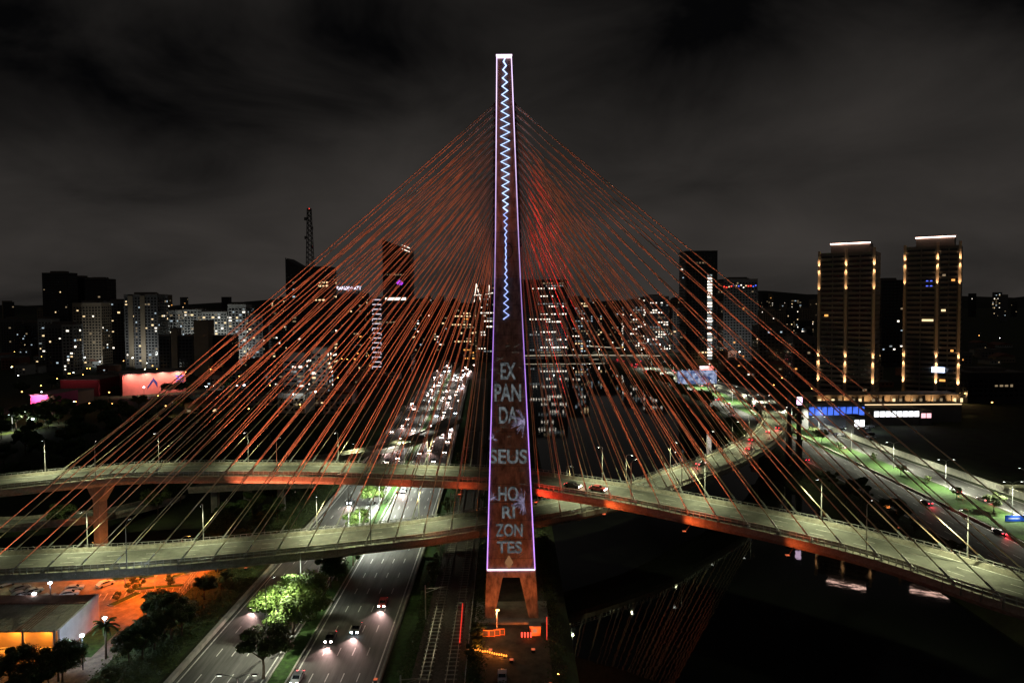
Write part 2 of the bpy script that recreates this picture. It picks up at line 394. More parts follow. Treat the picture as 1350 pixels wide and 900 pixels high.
# led outline on the front of the near arm and leg
def fpt(z, u, proud=.12): return (xc(z) + u * (hw(z) - .18), yfront(z) - proud, z)
zl = [10.2, 25, 45, 65, ZC0, ZC1, 108, 123, ZT - .2]
zs_ = [10.2, 22, 34, 46, 56, 66, 74, ZC0, 86.5, ZC1, 99, 106, 114, 124, ZT - .2]
for k_, (z0_, z1_) in enumerate(zip(zs_, zs_[1:])):
    zm = (z0_ + z1_) / 2; f_ = abs(zm - 76) / 60; t_ = min(1, max(0, (zm - 60) / 55))
    mm = emit('led_outline_%d' % k_, (.54 + .26*t_, .27 + .35*t_, 1), .62 + 1.25 * f_)
    for u in (-1, 1): MB().tube([fpt(z0_ + .01, u), fpt(z1_ - .01, u)], .12, 5).build('led_strip', mm, pyl)
MB().tube([fpt(10.2, -1), fpt(10.2, 1)], .19, 5).build('led_strip', E_ledw, pyl)
MB().tube([fpt(ZT - .2, -1), fpt(ZT - .2, 1)], .36, 5).build('led_strip', E_ledw, pyl)
MB().bx(xc(ZT) - hw(ZT), xc(ZT) + hw(ZT), 175.5, 179.5, ZT, ZT + .5).build('pylon_cap', E_ledw, pyl)
def front_at(px, py, proud=.1):   # point of the front face under a pixel
    lo, hi = 0., 138.
    for _ in range(40):
        z = (lo + hi) / 2; p = P(px, py, yfront(z))
        if p.z > z: lo = z
        else: hi = z
    return P(px, py, yfront(z) - proud)
# zigzag of light up the face
amp = [(76, 1.2), (100, 3), (130, 4.2), (170, 6), (210, 5.8), (250, 4.4), (290, 2.4), (318, .9), (334, .5), (350, 1), (375, 2), (400, 3.2), (426, 4)]
def interp(t, tab):
    for (a, b), (c, d) in zip(tab, tab[1:]):
        if a <= t <= c: return b + (d - b) * (t - a) / (c - a)
    return tab[-1][1]
zz = []; y = 76.; sg = 1
while y < 426:
    a = interp(y, amp); zz.append(front_at(665.3 + (y - 76) * .006 + sg * a, y, .16)); sg = -sg
    y += interp(y, [(76, 5.4), (200, 5.6), (290, 4.4), (340, 4.2), (426, 5.6)])
cut = int(len(zz)*.55); MB().tube(zz[:cut + 1], .2, 4).build('zigzag_light', emit('led_pale', (.42, .58, 1), 2.4), pyl); MB().tube(zz[cut:], .14, 4).build('zigzag_light', E_zig, pyl)
# round opening ring at the crossing
c = front_at(670, 331, .12); m = MB()
m.tube([(c.x + 1.15 * math.cos(i * math.pi / 10), c.y, c.z + 2.0 * math.sin(i * math.pi / 10)) for i in range(21)], .12, 5); m.build('ring', w_dark, pyl)
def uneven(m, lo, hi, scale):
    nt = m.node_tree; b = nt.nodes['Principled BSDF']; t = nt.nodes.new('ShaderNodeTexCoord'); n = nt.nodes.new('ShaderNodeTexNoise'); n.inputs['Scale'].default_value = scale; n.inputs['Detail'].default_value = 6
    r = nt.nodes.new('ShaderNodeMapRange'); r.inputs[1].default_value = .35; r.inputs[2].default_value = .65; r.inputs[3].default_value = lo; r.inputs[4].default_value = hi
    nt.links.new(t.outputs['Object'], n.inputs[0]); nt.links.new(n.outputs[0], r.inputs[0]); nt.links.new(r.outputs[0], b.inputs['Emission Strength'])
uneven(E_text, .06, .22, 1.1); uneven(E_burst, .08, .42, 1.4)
# formwork joints across the shaft
jm = MB()
for i in range(31):
    z = 12.5 + i * 4.0
    if z < ZT - 1: jm.bx(xc(z) - hw(z) + .5, xc(z) + hw(z) - .5, yfront(z) - .012, yfront(z) + .1, z - .05, z + .05)
jm.build('formwork_joints', mat('joint_dark', (.05, .045, .04), .9, .2, 1), pyl, 'stuff')
# small anchor boxes on both flanks of both arms
abx = MB().box((0, 0, 0), (.9, .7, .8)).mesh('anchor_box', w_dark)
# projected words, the projector's light put in as glowing letter meshes
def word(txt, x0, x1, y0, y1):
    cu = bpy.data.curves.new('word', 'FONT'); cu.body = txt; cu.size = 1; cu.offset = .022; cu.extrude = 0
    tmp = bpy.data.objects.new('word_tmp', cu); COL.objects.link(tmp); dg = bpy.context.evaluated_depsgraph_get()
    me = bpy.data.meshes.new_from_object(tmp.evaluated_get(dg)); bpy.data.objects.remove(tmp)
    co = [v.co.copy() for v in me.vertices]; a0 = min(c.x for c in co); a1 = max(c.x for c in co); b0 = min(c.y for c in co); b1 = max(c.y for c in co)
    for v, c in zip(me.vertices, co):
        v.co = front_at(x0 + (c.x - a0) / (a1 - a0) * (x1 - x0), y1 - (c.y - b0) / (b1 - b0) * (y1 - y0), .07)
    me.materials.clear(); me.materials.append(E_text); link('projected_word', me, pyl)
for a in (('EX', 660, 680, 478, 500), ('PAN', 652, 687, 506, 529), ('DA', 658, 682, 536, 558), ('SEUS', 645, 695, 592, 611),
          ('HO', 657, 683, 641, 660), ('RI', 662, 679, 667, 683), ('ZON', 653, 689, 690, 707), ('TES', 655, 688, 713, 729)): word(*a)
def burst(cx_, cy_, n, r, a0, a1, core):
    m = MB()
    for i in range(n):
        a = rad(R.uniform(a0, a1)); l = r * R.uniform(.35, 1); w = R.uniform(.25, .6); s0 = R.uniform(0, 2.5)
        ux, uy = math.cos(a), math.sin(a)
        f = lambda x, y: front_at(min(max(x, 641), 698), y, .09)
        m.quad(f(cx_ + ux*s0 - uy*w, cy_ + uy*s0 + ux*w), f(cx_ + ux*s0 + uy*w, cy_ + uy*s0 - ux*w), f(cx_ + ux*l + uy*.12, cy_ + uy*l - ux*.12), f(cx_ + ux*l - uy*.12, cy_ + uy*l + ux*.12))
    m.build('projected_burst', E_burst, pyl)  # bursts of projected light shaped as glowing slivers
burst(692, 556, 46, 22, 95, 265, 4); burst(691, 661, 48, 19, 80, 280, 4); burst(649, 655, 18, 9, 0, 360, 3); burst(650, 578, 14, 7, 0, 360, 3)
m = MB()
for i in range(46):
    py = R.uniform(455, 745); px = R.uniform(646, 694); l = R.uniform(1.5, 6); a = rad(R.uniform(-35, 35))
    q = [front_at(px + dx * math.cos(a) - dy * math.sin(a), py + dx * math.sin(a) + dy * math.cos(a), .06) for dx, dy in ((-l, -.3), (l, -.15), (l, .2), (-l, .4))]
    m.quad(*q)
m.build('projected_streaks', emit('projected_streak', (.7, .62, .50), .085), pyl, 'stuff')  # stray projector light put in as faintly glowing strips
m = MB(); q = [front_at(x, y, .075) for x, y in ((671, 731), (677, 741), (671, 750), (665, 741))]; m.quad(*q); m.build('projected_diamond', emit('projected_diamond', (.75, .36, .16), .3), pyl)  # projected diamond of light made as a glowing quad

# ---- decks
ZU, ZL = 23.5, 12.6
def gp(px, py, z): p = G(px, py, z); return (p.x, p.y, z)
upC = [(-215, 158, ZU), (-172, 176, ZU), gp(0, 637, ZU), gp(100, 627, ZU), gp(200, 619.5, ZU), gp(400, 619, ZU), gp(550, 623, ZU), (-.8, TY, ZU), gp(770, 642, ZU), gp(840, 653, ZU),
       gp(1000, 684, ZU), gp(1100, 706, ZU), gp(1200, 732, ZU), gp(1350, 779, ZU), (105, 92, ZU), (114, 60, ZU)]
loC = [(-215, 151, ZL), (-165, 154, ZL), gp(0, 742, ZL), gp(200, 732, ZL), gp(400, 714, ZL), gp(550, 698, ZL), (-.8, TY - .5, ZL), gp(740, 668, ZL), gp(840, 646, ZL), gp(900, 625, ZL), gp(960, 602, 12.4),
       gp(1008, 575, 11.5), gp(1024, 549, 9.5), gp(1006, 528, 6.5), gp(972, 513, 3), gp(930, 502, .35), gp(890, 491, .1)]
def deck(label, ctrl, kindw):
    pts = spline(ctrl, 3.0); nr = normals(pts)
    d = link('deck', None, bridge); d['label'] = label
    ko = [(-7.2, -.12), (7.2, -.12), (7.2, -1.5), (6.6, -2.4), (-6.6, -2.4), (-7.2, -1.5)]
    MB().sweep(pts, nr, ko).build('girder', deck_conc, d)
    MB().sweep(pts, nr, [(-5.3, -.1), (-5.3, 0), (5.3, 0), (5.3, -.1)]).build('road_surface', deck_road, d)
    for sg in (-1, 1):
        MB().sweep(pts, nr, [(sg*5.35, -.1), (sg*5.45, .35), (sg*5.55, .85), (sg*5.8, .85), (sg*5.85, -.1)]).build('parapet', deck_conc, d)
        MB().sweep(pts, nr, [(sg*4.8 - .1, .005), (sg*4.8 + .1, .005)], False).build('edge_line', white_p, d)
        r_ = MB(); 
        for i, (p, q) in enumerate(zip(pts, nr)):
            if 60 < p.y < 420:
                a = math.atan2(q.y, q.x); r_.box((p.x + q.x*sg*7.0, p.y + q.y*sg*7.0, p.z + .5), (.16, .16, 1.25), a)
                if i + 1 < len(pts):
                    h = (p + pts[i+1]) / 2; hn = (q + nr[i+1]).normalized(); r_.box((h.x + hn.x*sg*7.0, h.y + hn.y*sg*7.0, h.z + .5), (.16, .16, 1.25), a)
        r_.build('railing_posts', steel, d, 'stuff')
        for hz in (.55, 1.1): MB().sweep(pts, nr, [(sg*7.0 - .06, hz), (sg*7.0 + .06, hz), (sg*7.0 + .06, hz + .12), (sg*7.0 - .06, hz + .12)]).build('handrail', steel, d)
        for i in range(0, len(pts) - 1):
            p = (pts[i] + pts[i+1]) / 2; q = (nr[i] + nr[i+1]).normalized()
            if 90 < p.y < 300 and -165 < p.x < 125 and (q * sg).y < .25:
                link('fascia_panel', FASC, d, loc=(p.x + q.x*sg*7.27, p.y + q.y*sg*7.27, p.z - .82), rz=math.atan2(q.y, q.x) + math.pi/2)
    cm = MB(); i = 0
    fp = spline(ctrl, 1.0); fn = normals(fp)
    for i in range(0, len(fp) - 4, 9):
        for off in (-1.6, 1.6):
            a_, b_ = fp[i] + fn[i]*off, fp[i+3] + fn[i]*off; w_ = fn[i]*.08; u = Vector((0, 0, .006)); cm.quad(a_ - w_ + u, b_ - w_ + u, b_ + w_ + u, a_ + w_ + u)
    cm.build('lane_dashes', white_p, d, 'stuff')
    # index of pylon crossing
    k = min(range(len(pts)), key=lambda i: abs(pts[i].x + .8) + (0 if pts[i].y < 260 else 999))
    return d, pts, nr, k
FASC = MB().box((0, 0, 0), (2.86, .14, 1.36)).mesh('fascia_panel', deck_conc)
dU, uP, uN, uK = deck('upper curving deck of the bridge bending towards the river bank road', upC, 'u')
dL, lP, lN, lK = deck('lower curving deck of the bridge sweeping round over the far bank', loC, 'l')
# ---- stays
def along(pts, k, sgn, dist):
    i = k; acc = 0
    while 0 < i < len(pts) - 1:
        st = (pts[i + sgn] - pts[i]).length
        if acc + st >= dist: t = (dist - acc) / st; return pts[i].lerp(pts[i + sgn], t), i
        acc += st; i += sgn
    return pts[i], i
struts = {}
NST = 18
for pts, nr, k, dk, (armL, armR) in ((uP, uN, uK, dU, ('far', 'near')), (lP, lN, lK, dL, ('near', 'far'))):
    stm = MB()
    for sgn in (-1, 1):
        arm = armL if sgn < 0 else armR
        for e in (-1, 1):
            for i in range(NST):
                s_ = 13 + 7.1 * i
                p, j = along(pts, k, sgn, s_); q = nr[j]; a = p + q * (e * 6.5); a.z += .1
                z = 88.5 + 37.5 * ((i + .5) / NST) ** .92 + (.5 if e > 0 else -.5)
                yf = yfront(z) + (1.3 if e < 0 else 2.9)
                if arm == 'far': yf = mir(yf)
                top = Vector((xc(z) + sgn * (hw(z) + .25), yf, z))
                L = (top - a).length; sag = L * .0035; cp = []
                for t_ in [t / 10 for t in range(11)]:
                    c = a.lerp(top, t_); c.z -= 4 * sag * t_ * (1 - t_); cp.append(c)
                MB().tube(cp, .128, 6).build('stay_cable', cable_m, bridge, smooth=True)
                if i % 1 == 0: link('anchor_box', abx, pyl, loc=(top.x - sgn*.1, top.y, top.z - .3))
                dr = (top - a).normalized(); stm.bar(a - dr * .8, a + dr * 3.2, .34)
                stm.bar(a + Vector((0, 0, .6)), p + q * (e * 7.15) - Vector((0, 0, .9)), .3)
    stm.build('anchor_pipes', steel, dk, 'stuff')
# ---- piers
def pier(x, y, z, rz, wtop, hcap, mt=concrete, w=3.2):
    p = link('pier', None, bridge, loc=(x, y, 0), rz=rz)
    MB().prism([(-w/2, -.3), (w/2, -.3), (w/2, z - hcap), (wtop/2, z - .9), (wtop/2, z), (-wtop/2, z), (-wtop/2, z - .9), (-w/2, z - hcap)], 1, -1.2, 1.2).build('column', mt, p)
    return p
pier_spots = []
for pts, nr, xsr, zz_ in ((uP, uN, (-122, -190), ZU), (lP, lN, (-128, -195, ), ZL)):
    for xx in xsr:
        i = min(range(len(pts)), key=lambda i: abs(pts[i].x - xx)); p = pts[i]; q = nr[i]
        pier(p.x, p.y, p.z - 2.4, math.atan2(q.y, q.x) + .6, 11.5, 5.5); pier_spots.append((p.x, p.y))
for s_ in (145, 175, 205, 235, 262):
    p, j = along(lP, lK, 1, s_)
    if p.z > 4: pier(p.x, p.y, p.z - 2.4, math.atan2(lN[j].y, lN[j].x), 10, 3.0, w=2.6)
# crossbeams at the pylon
for zz_ in (ZL - 3.2, ZU - 3.2):
    a, b = yfront(zz_) + 2, mir(yfront(zz_) + 2)
    MB().bx(xc(zz_) - 2.6, xc(zz_) + 2.6, a, b, zz_ - 1.2, zz_ + .8 - .01).build('crossbeam', pyl_conc, pyl)

# ================================================================ street lamps
LAMPCOL = (.97, 1.0, .56)
def mk_lamp(h=10., arm=2.2, double=False):
    t = thing('street_lamp', 'x', 'street lamp'); KIDS.pop(t.name, None)
    MB().tube([(0, 0, -.3), (0, 0, h * .5), (0, 0, h)], [.16, .12, .08], 6).build('post', steel, t)
    for s in ((1, -1) if double else (1,)):
        MB().tube([(0, 0, h - .1), (s * arm * .5, 0, h + .45), (s * arm, 0, h + .55)], .06, 5).build('arm', steel, t)
        hd = MB().box((s * (arm + .35), 0, h + .56), (1.0, .36, .16)).build('luminaire', darksteel, t)
        MB().box((s * (arm + .35), 0, h + .46), (.75, .26, .05)).build('lens', E_sod if h == 9 else E_lamp, hd)
    return t
protoS = mk_lamp(); protoH = mk_lamp(15, 2.4); protoN = mk_lamp(9, 1.6); protoD = mk_lamp(11, 2.6, True)
used = set()
def lamp(proto, loc, rz, label, group, power=0, col=LAMPCOL, size=150, h=10., arm=2.2):
    if proto.name in used: t = dup(proto, loc, rz, label, group)
    else:
        used.add(proto.name); dup_idx(proto); t = proto; t.location = loc; t.rotation_euler = (0, 0, rz); t['label'] = label; t['group'] = group
    if power:
        for s in ((1, -1) if proto is protoD else (1,)):
            x = s * (arm + .35); spot(t, (x, 0, h + .38), (x + s * 1.2, 0, 0), power, col, size, .8, .3)
    return t
def dup_idx(o):
    KIDS[o.name] = [c for c in o.children]
    for c in o.children: dup_idx(c)
def deck_lamps(pts, nr, k, dists, edge, label, group, power):
    for d in dists:
        p, j = along(pts, k, 1 if d > 0 else -1, abs(d)); q = nr[j] * edge
        lamp(protoS, (p.x + q.x * 6.25, p.y + q.y * 6.25, p.z - .1), math.atan2(-q.y, -q.x), label, group, power * R.uniform(.8, 1.5), LAMPCOL, 134)
PD = 11500
# normal points to the right of travel (x increasing): edge -1 = far side
deck_lamps(uP, uN, uK, (-165, -137, -109, -82, -54, -26, 26, 54, 81, 108, 135, 160), -1, 'street lamp on the outer rim of the upper bridge deck', 'lamps on the upper deck', PD)
deck_lamps(lP, lN, lK, (-165, -137, -109, -81, -53, -25), -1, 'street lamp on the pylon-side straight of the lower bridge deck', 'lamps on the lower deck', PD)
deck_lamps(lP, lN, lK, (24, 50, 78, 106, 134, 162, 190, 216, 245), -1, 'street lamp on the curved ramp of the lower deck over the water', 'lamps on the ramp', PD)
deck_lamps(uP, uN, uK, (-123, -68, 40, 95, 148), 1, 'street lamp on the inner rim of the upper bridge deck', 'lamps on the upper deck inner rim', 6000)
deck_lamps(lP, lN, lK, (-151, -95, -40, 64, 120, 176), 1, 'street lamp on the water-side rim of the lower bridge deck', 'lamps on the lower deck inner rim', 6000)
def at_y(path, y):
    for a, b in zip(path, path[1:]):
        if a[1] <= y <= b[1]: t = (y - a[1]) / (b[1] - a[1]); return a[0] + (b[0] - a[0]) * t
    return path[-1][0]
for i, y in enumerate((112, 178, 206, 238, 264)): lamp(protoD, ((at_y(LA, y) + at_y(LB, y)) / 2, y, .1), 0, 'twin-arm street lamp in the median among the trees', 'median lamps on the near bank', 44000, (.95, 1, .85), 150, 11, 2.6)
for i, y in enumerate(range(300, 720, 42)): lamp(protoD, ((at_y(LA, y) + at_y(LB, y)) / 2, y, .1), 0, 'twin-arm street lamp in the median of the busy far stretch of road', 'median lamps further up the road', 11000, (1, .94, .85), 150, 11, 2.6)
for y in range(196, 420, 32): lamp(protoD, (at_y(RB, y) - 8.5, y, .1), 0, 'twin-arm street lamp in the bright grass strip', 'lamps in the grass strip', 36000, (1, 1, .78), 150, 11, 2.6)
for y in range(440, 760, 40): lamp(protoD, ((at_y(RA, y) + at_y(RB, y)) / 2, y, .1), 0, 'twin-arm street lamp along the distant curve of the bank road', 'lamps along the distant bank road', 40000, (1, 1, .80), 150, 11, 2.6)

# ================================================================ floodlights on the bridge
FRED = (1, .19, .085)
fl0 = thing('floodlight', 'x', 'floodlight')
MB().prism([(-.3, 0), (.3, 0), (.42, .5), (-.42, .5)], 1, -.45, .45).build('housing', darksteel, fl0)
MB().box((0, 0, .53), (.76, .8, .04)).build('lens', emit('flood_red', (1, .2, .08), .6), fl0)
dup_idx(fl0); FL = [fl0]
def flood(loc, target, power, col, size, label, group):
    if FL: t = FL.pop(); t.location = loc; t['label'] = label; t['group'] = group
    else: t = dup(fl0, loc, 0, label, group)
    spot(t, (0, 0, .65), Vector(target) - Vector(loc), power, col, size, .5, .3); return t
G1 = 'red floodlights for the stays'
for x, y, tx, ty, tz, pw, sz in ((-104, 150, -72, 178, 64, 95e3, 62), (-27, 130, -48, 180, 78, 85e3, 58), (-138, 128, -86, 172, 62, 50e3, 44), (-74, 186, -52, 205, 84, 60e3, 80),
                                 (7, 128, 50, 160, 74, 75e3, 58), (121, 128, 72, 146, 76, 95e3, 54), (123, 215, 52, 215, 76, 60e3, 75)):
    flood((x, y, .05), (tx, ty, tz), pw * 2.7, FRED, sz, 'red floodlight on the bank aimed up at the stays', G1)
# saturated red wash high on the flank, and warm wash on the pylon face
flood((9.3, 219, .02), (8.5, 190, 117), 1100e3, (1, .010, .022), 19, 'narrow deep red floodlight on the quay aimed at the pylon top', None)
for x in (-5, 4): flood((x, 141, .02), (x * .5 - .6, 158, 9), 11e3, (1, .19, .045), 82, 'amber floodlight on the yard aimed at the pylon foot', 'amber pylon floodlights')
flood((-.6, 137, .02), (-.8, 180, 75), 13e3, (1, .36, .14), 40, 'narrow amber floodlight aimed up the pylon shaft', None)
# red wash on the deck fascia beside the pylon
for d in (14, 34, 56, 80):
    p, j = along(uP, uK, 1, d); q = uN[j]; a = p + q * 10.2
    t_ = flood((a.x, a.y, a.z - 3.4), (p.x + q.x*7 + 3, p.y + q.y*7 - 2, p.z - 1.2), (3600, 2300, 1900, 900)[(14, 34, 56, 80).index(d)], (1, .05, .02) if d == 14 else (1, .13, .03), 150, 'red floodlight on a bracket below the upper deck edge', 'bracketed red floodlights')
    MB().bar((0, 0, -.06), (-q.x*3.3, -q.y*3.3, 1.2), .14).build('bracket', darksteel, t_)
for d in (12, 30):
    p, j = along(uP, uK, -1, d); q = uN[j]; a = p + q * 10.2
    t_ = flood((a.x, a.y, a.z - 3.4), (p.x + q.x*7, p.y + q.y*7, p.z - 1.2), 800, (1, .10, .03), 150, 'red floodlight on a bracket below the upper deck edge', 'bracketed red floodlights')
    MB().bar((0, 0, -.06), (-q.x*3.3, -q.y*3.3, 1.2), .14).build('bracket', darksteel, t_)
p = pier_spots[0]; flood((p[0] + 3, p[1] - 9, .06), (p[0], p[1], 12), 5e3, (1, .28, .06), 100, 'amber floodlight at the foot of the flared pier', None)

# ================================================================ trees
def crown_mesh(name, rx, rz_, n, leaf, seed, mt, clumps=14, flat=.75):
    r = random.Random(seed); m = MB(); cl = []
    for i in range(clumps):
        a = r.uniform(0, 2*math.pi); d = rx * math.sqrt(r.random()) * .8; h = r.uniform(-.6, .8) * rz_ * math.sqrt(max(0, 1 - (d/rx)**2))
        cl.append((d*math.cos(a)*1.1, d*math.sin(a)*1.1, h, rx * r.uniform(.14, .40)))
    for i in range(n):
        c = cl[r.randrange(clumps)]
        v = Vector((r.gauss(0, 1), r.gauss(0, 1), r.gauss(0, 1))).normalized(); rr = c[3] * r.uniform(.55, 1.05)
        p = Vector((c[0] + v.x*rr, c[1] + v.y*rr, c[2] + v.z*rr*flat))
        nrm = (v + Vector((r.gauss(0, .5), r.gauss(0, .5), r.gauss(.3, .5)))).normalized(); u = nrm.orthogonal().normalized()
        u = (Matrix.Rotation(r.uniform(0, 6.3), 3, nrm) @ u); w = nrm.cross(u); s = leaf * r.uniform(.6, 1.3)
        m.quad(p - u*s, p - w*s*.5, p + u*s, p + w*s*.5)
    return m.mesh(name, mt)
def trunk_mesh(h, r0, seed, spread):
    r = random.Random(seed); m = MB(); m.tube([(0, 0, -.4), (.1, 0, h*.5), (0, .1, h)], [r0, r0*.75, r0*.55], 7)
    for i in range(6):
        a = i * 1.05 + r.uniform(-.3, .3); l = spread * r.uniform(.5, .85)
        m.tube([(0, 0, h*.9), (math.cos(a)*l*.5, math.sin(a)*l*.5, h + l*.45), (math.cos(a)*l, math.sin(a)*l, h + l*.75)], [r0*.5, r0*.3, r0*.1], 5)
    return m.mesh('trunk', bark, True)
TREES = {}
def tree_kind(key, rx, rz_, h, n, leaf, mt, seed, clumps):
    TREES[key] = (crown_mesh('crown', rx, rz_, n, leaf, seed, mt, clumps), trunk_mesh(h, .28 if rx > 4 else .18, seed, rx), h + rz_*.55)
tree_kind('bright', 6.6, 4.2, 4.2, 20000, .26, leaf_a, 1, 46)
tree_kind('broad', 5.6, 3.6, 4.0, 12000, .27, leaf_b, 2, 24)
tree_kind('round', 4.2, 3.8, 3.4, 9000, .26, leaf_b, 3, 17)
tree_kind('loose', 4.8, 3.2, 3.8, 8000, .25, leaf_c, 4, 15)
tree_kind('small', 2.6, 2.2, 2.2, 3600, .22, leaf_c, 5, 8)
def tree(key, x, y, s, label, group=None, name='tree', rz=None):
    if group: label = {'bright': 'light-green spreading', 'broad': 'broad-crowned', 'round': 'round-crowned', 'loose': 'loose-crowned', 'small': 'short'}[key] + ' ' + label.replace('small ', '')
    c, t, hh = TREES[key]; o = thing(name, label, 'tree', (x, y, 0), R.uniform(0, 6.28) if rz is None else rz, group); o.scale = (s, s, s * R.uniform(.9, 1.1))
    link('trunk', t, o); link('crown', c, o, loc=(0, 0, hh)); return o
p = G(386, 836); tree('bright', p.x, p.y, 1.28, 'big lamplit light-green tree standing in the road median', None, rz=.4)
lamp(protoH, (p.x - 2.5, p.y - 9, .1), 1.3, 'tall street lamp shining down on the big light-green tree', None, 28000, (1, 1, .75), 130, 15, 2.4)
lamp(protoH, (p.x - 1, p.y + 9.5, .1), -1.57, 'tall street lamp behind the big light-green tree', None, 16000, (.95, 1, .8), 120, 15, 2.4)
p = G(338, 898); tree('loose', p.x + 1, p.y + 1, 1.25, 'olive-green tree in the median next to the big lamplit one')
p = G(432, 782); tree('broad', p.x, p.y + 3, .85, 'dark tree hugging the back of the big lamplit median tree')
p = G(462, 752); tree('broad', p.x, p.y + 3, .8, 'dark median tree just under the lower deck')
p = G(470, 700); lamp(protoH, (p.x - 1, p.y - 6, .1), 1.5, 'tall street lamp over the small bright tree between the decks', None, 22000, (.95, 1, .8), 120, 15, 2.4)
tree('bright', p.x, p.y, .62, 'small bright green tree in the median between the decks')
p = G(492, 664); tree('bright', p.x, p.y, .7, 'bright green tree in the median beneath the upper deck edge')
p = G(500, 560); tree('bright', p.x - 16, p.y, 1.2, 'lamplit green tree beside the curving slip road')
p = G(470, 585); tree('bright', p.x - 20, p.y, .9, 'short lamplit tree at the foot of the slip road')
gl = 'dark trees on the slope by the outer barrier'
for i in range(34):
    y = R.uniform(122, 330); x = -71 - R.uniform(2, 11 if y < 186 else 22) - (y - 128) * .02
    if G(0, 740).y < y < 176 and x > -40: continue
    tree(R.choice(['round', 'loose', 'small', 'broad']), x, y, R.uniform(.7, 1.05), 'dark leafy tree on the slope outside the outer road barrier', gl)
for i in range(40):
    y = R.uniform(205, 420); x = -R.uniform(95, 240)
    tree(R.choice(['round', 'broad', 'loose']), x, y, R.uniform(.8, 1.3), 'unlit tree in the dark park beyond the upper deck', 'trees in the dark park')
for i in range(26):
    y = R.uniform(170, 430); x = BR + R.uniform(4, 11)
    tree(R.choice(['small', 'round']), x, y, R.uniform(.6, 1.05), 'dark bushy tree on the far river bank below the road', 'trees on the far river bank')
for i in range(14):
    y = 190 + i * 19 + R.uniform(-5, 5); tree(R.choice(['small', 'loose']), (at_y(RA, y) + at_y(RB, y)) / 2 + R.uniform(1, 6), y, R.uniform(.5, .95), 'small tree growing in the bright grass strip', 'trees in the grass strip')
for i in range(18):
    y = R.uniform(430, 640); tree(R.choice(['bright', 'round']), at_y(RA, y) - 14 + R.uniform(-3, 3), y, R.uniform(.6, 1), 'tree along the distant curve of the bank road', 'trees along the distant bank road')
for i in range(24):
    y = R.uniform(110, 330); x = R.choice([-8.5, -7.5, -20.5]) - (y - 110) * .02
    if 150 < y < 236 and x > -12: continue
    tree('small', x, y, R.uniform(.55, 1.0), 'small dark tree along the railway fence', 'trees along the railway')
for i in range(26):
    x = -R.uniform(86, 160); y = R.uniform(120, 131); tree(R.choice(['round', 'broad']), x, y, R.uniform(.6, .8), 'black unlit tree in the row before the low hall', 'trees before the low hall')
for i in range(70):
    y = R.uniform(330, 640); x = -R.uniform(150, 560)
    if 150 < 675 + x/y*900 < 330 and y > 560: continue
    tree(R.choice(['round', 'broad', 'broad']), x, y, R.uniform(.8, 1.4), 'black tree in the wooded flats before the stores', 'trees in the wooded flats')
for i in range(70):
    y = R.uniform(235, 470); x = -y*R.uniform(.42, .8)
    tree(R.choice(['round', 'broad', 'loose']), x, y, R.uniform(.8, 1.35), 'black tree in the unlit wood beyond the upper deck end', 'trees of the unlit wood')
def undergrowth(label, n, fn):
    r = random.Random(n); m = MB()
    for i in range(n):
        x, y = fn(r); h = r.uniform(.4, 1.8); 
        for k_ in range(16):
            p = Vector((x + r.gauss(0, .7), y + r.gauss(0, .7), h * r.random())); u = Vector((r.gauss(0, 1), r.gauss(0, 1), r.gauss(0, .6))).normalized(); w = u.orthogonal().normalized(); s_ = r.uniform(.12, .3)
            m.quad(p - u*s_, p - w*s_*.5, p + u*s_, p + w*s_*.5)
    tag(m.build('undergrowth', leaf_c, kind='stuff'), label, 'undergrowth')
undergrowth('low scrub covering the slope outside the outer barrier', 1500, lambda r: (-69.5 - r.uniform(0, 14), r.uniform(112, 300)))
undergrowth('low scrub along both sides of the railway', 900, lambda r: (r.choice((-21.5, -8.7)) + r.gauss(0, .6) - .01*0, r.uniform(108, 330)))
undergrowth('ragged scrub around the pylon yard and along the quay', 700, lambda r: (r.choice((r.uniform(-8.6, -6.6), r.uniform(7.2, 10.5))), r.uniform(110, 245)) if r.random() < .8 else (r.uniform(-8, 9), r.uniform(110, 128)))
undergrowth('low scrub on the far river bank below the road', 1100, lambda r: (BR + r.uniform(1, 12), r.uniform(120, 420)))
# palms
def palm_mesh(seed):
    r = random.Random(seed); m = MB()
    for i in range(22):
        a = i * 2.4; el = r.uniform(-.2, 1.1); l = r.uniform(2.6, 3.4); prev = Vector((0, 0, 0)); d = Vector((math.cos(a)*math.cos(el), math.sin(a)*math.cos(el), math.sin(el)))
        side = Vector((-math.sin(a), math.cos(a), 0))
        for k in range(6):
            nx_ = prev + d * (l / 6); w = .5 * (1 - k / 7)
            m.quad(prev - side*w + Vector((0, 0, -.25)), prev, nx_, nx_ - side*w*.9 + Vector((0, 0, -.25))); m.quad(prev, prev + side*w + Vector((0, 0, -.25)), nx_ + side*w*.9 + Vector((0, 0, -.25)), nx_)
            prev = nx_; d = (d + Vector((0, 0, -.28))).normalized()
    return m.mesh('fronds', leaf_b)
PF = [palm_mesh(1), palm_mesh(2)]; PT = MB().tube([(0, 0, -.3), (.15, 0, 3), (.1, 0, 7)], [.26, .2, .17], 7).mesh('trunk', bark, True)
for i, (px, py, s, lb) in enumerate(((206, 838, 1.15, 'tall palm tree against the orange-lit yard'), (183, 856, .8, 'short palm tree beside the taller one'), (140, 868, 1.0, 'palm tree in front of the white gable wall'))):
    p = G(px, py); o = thing('palm_tree', lb, 'palm tree', (p.x, p.y, 0), i); o.scale = (s, s, s); link('trunk', PT, o); link('fronds', PF[i % 2], o, loc=(.1, 0, 7))

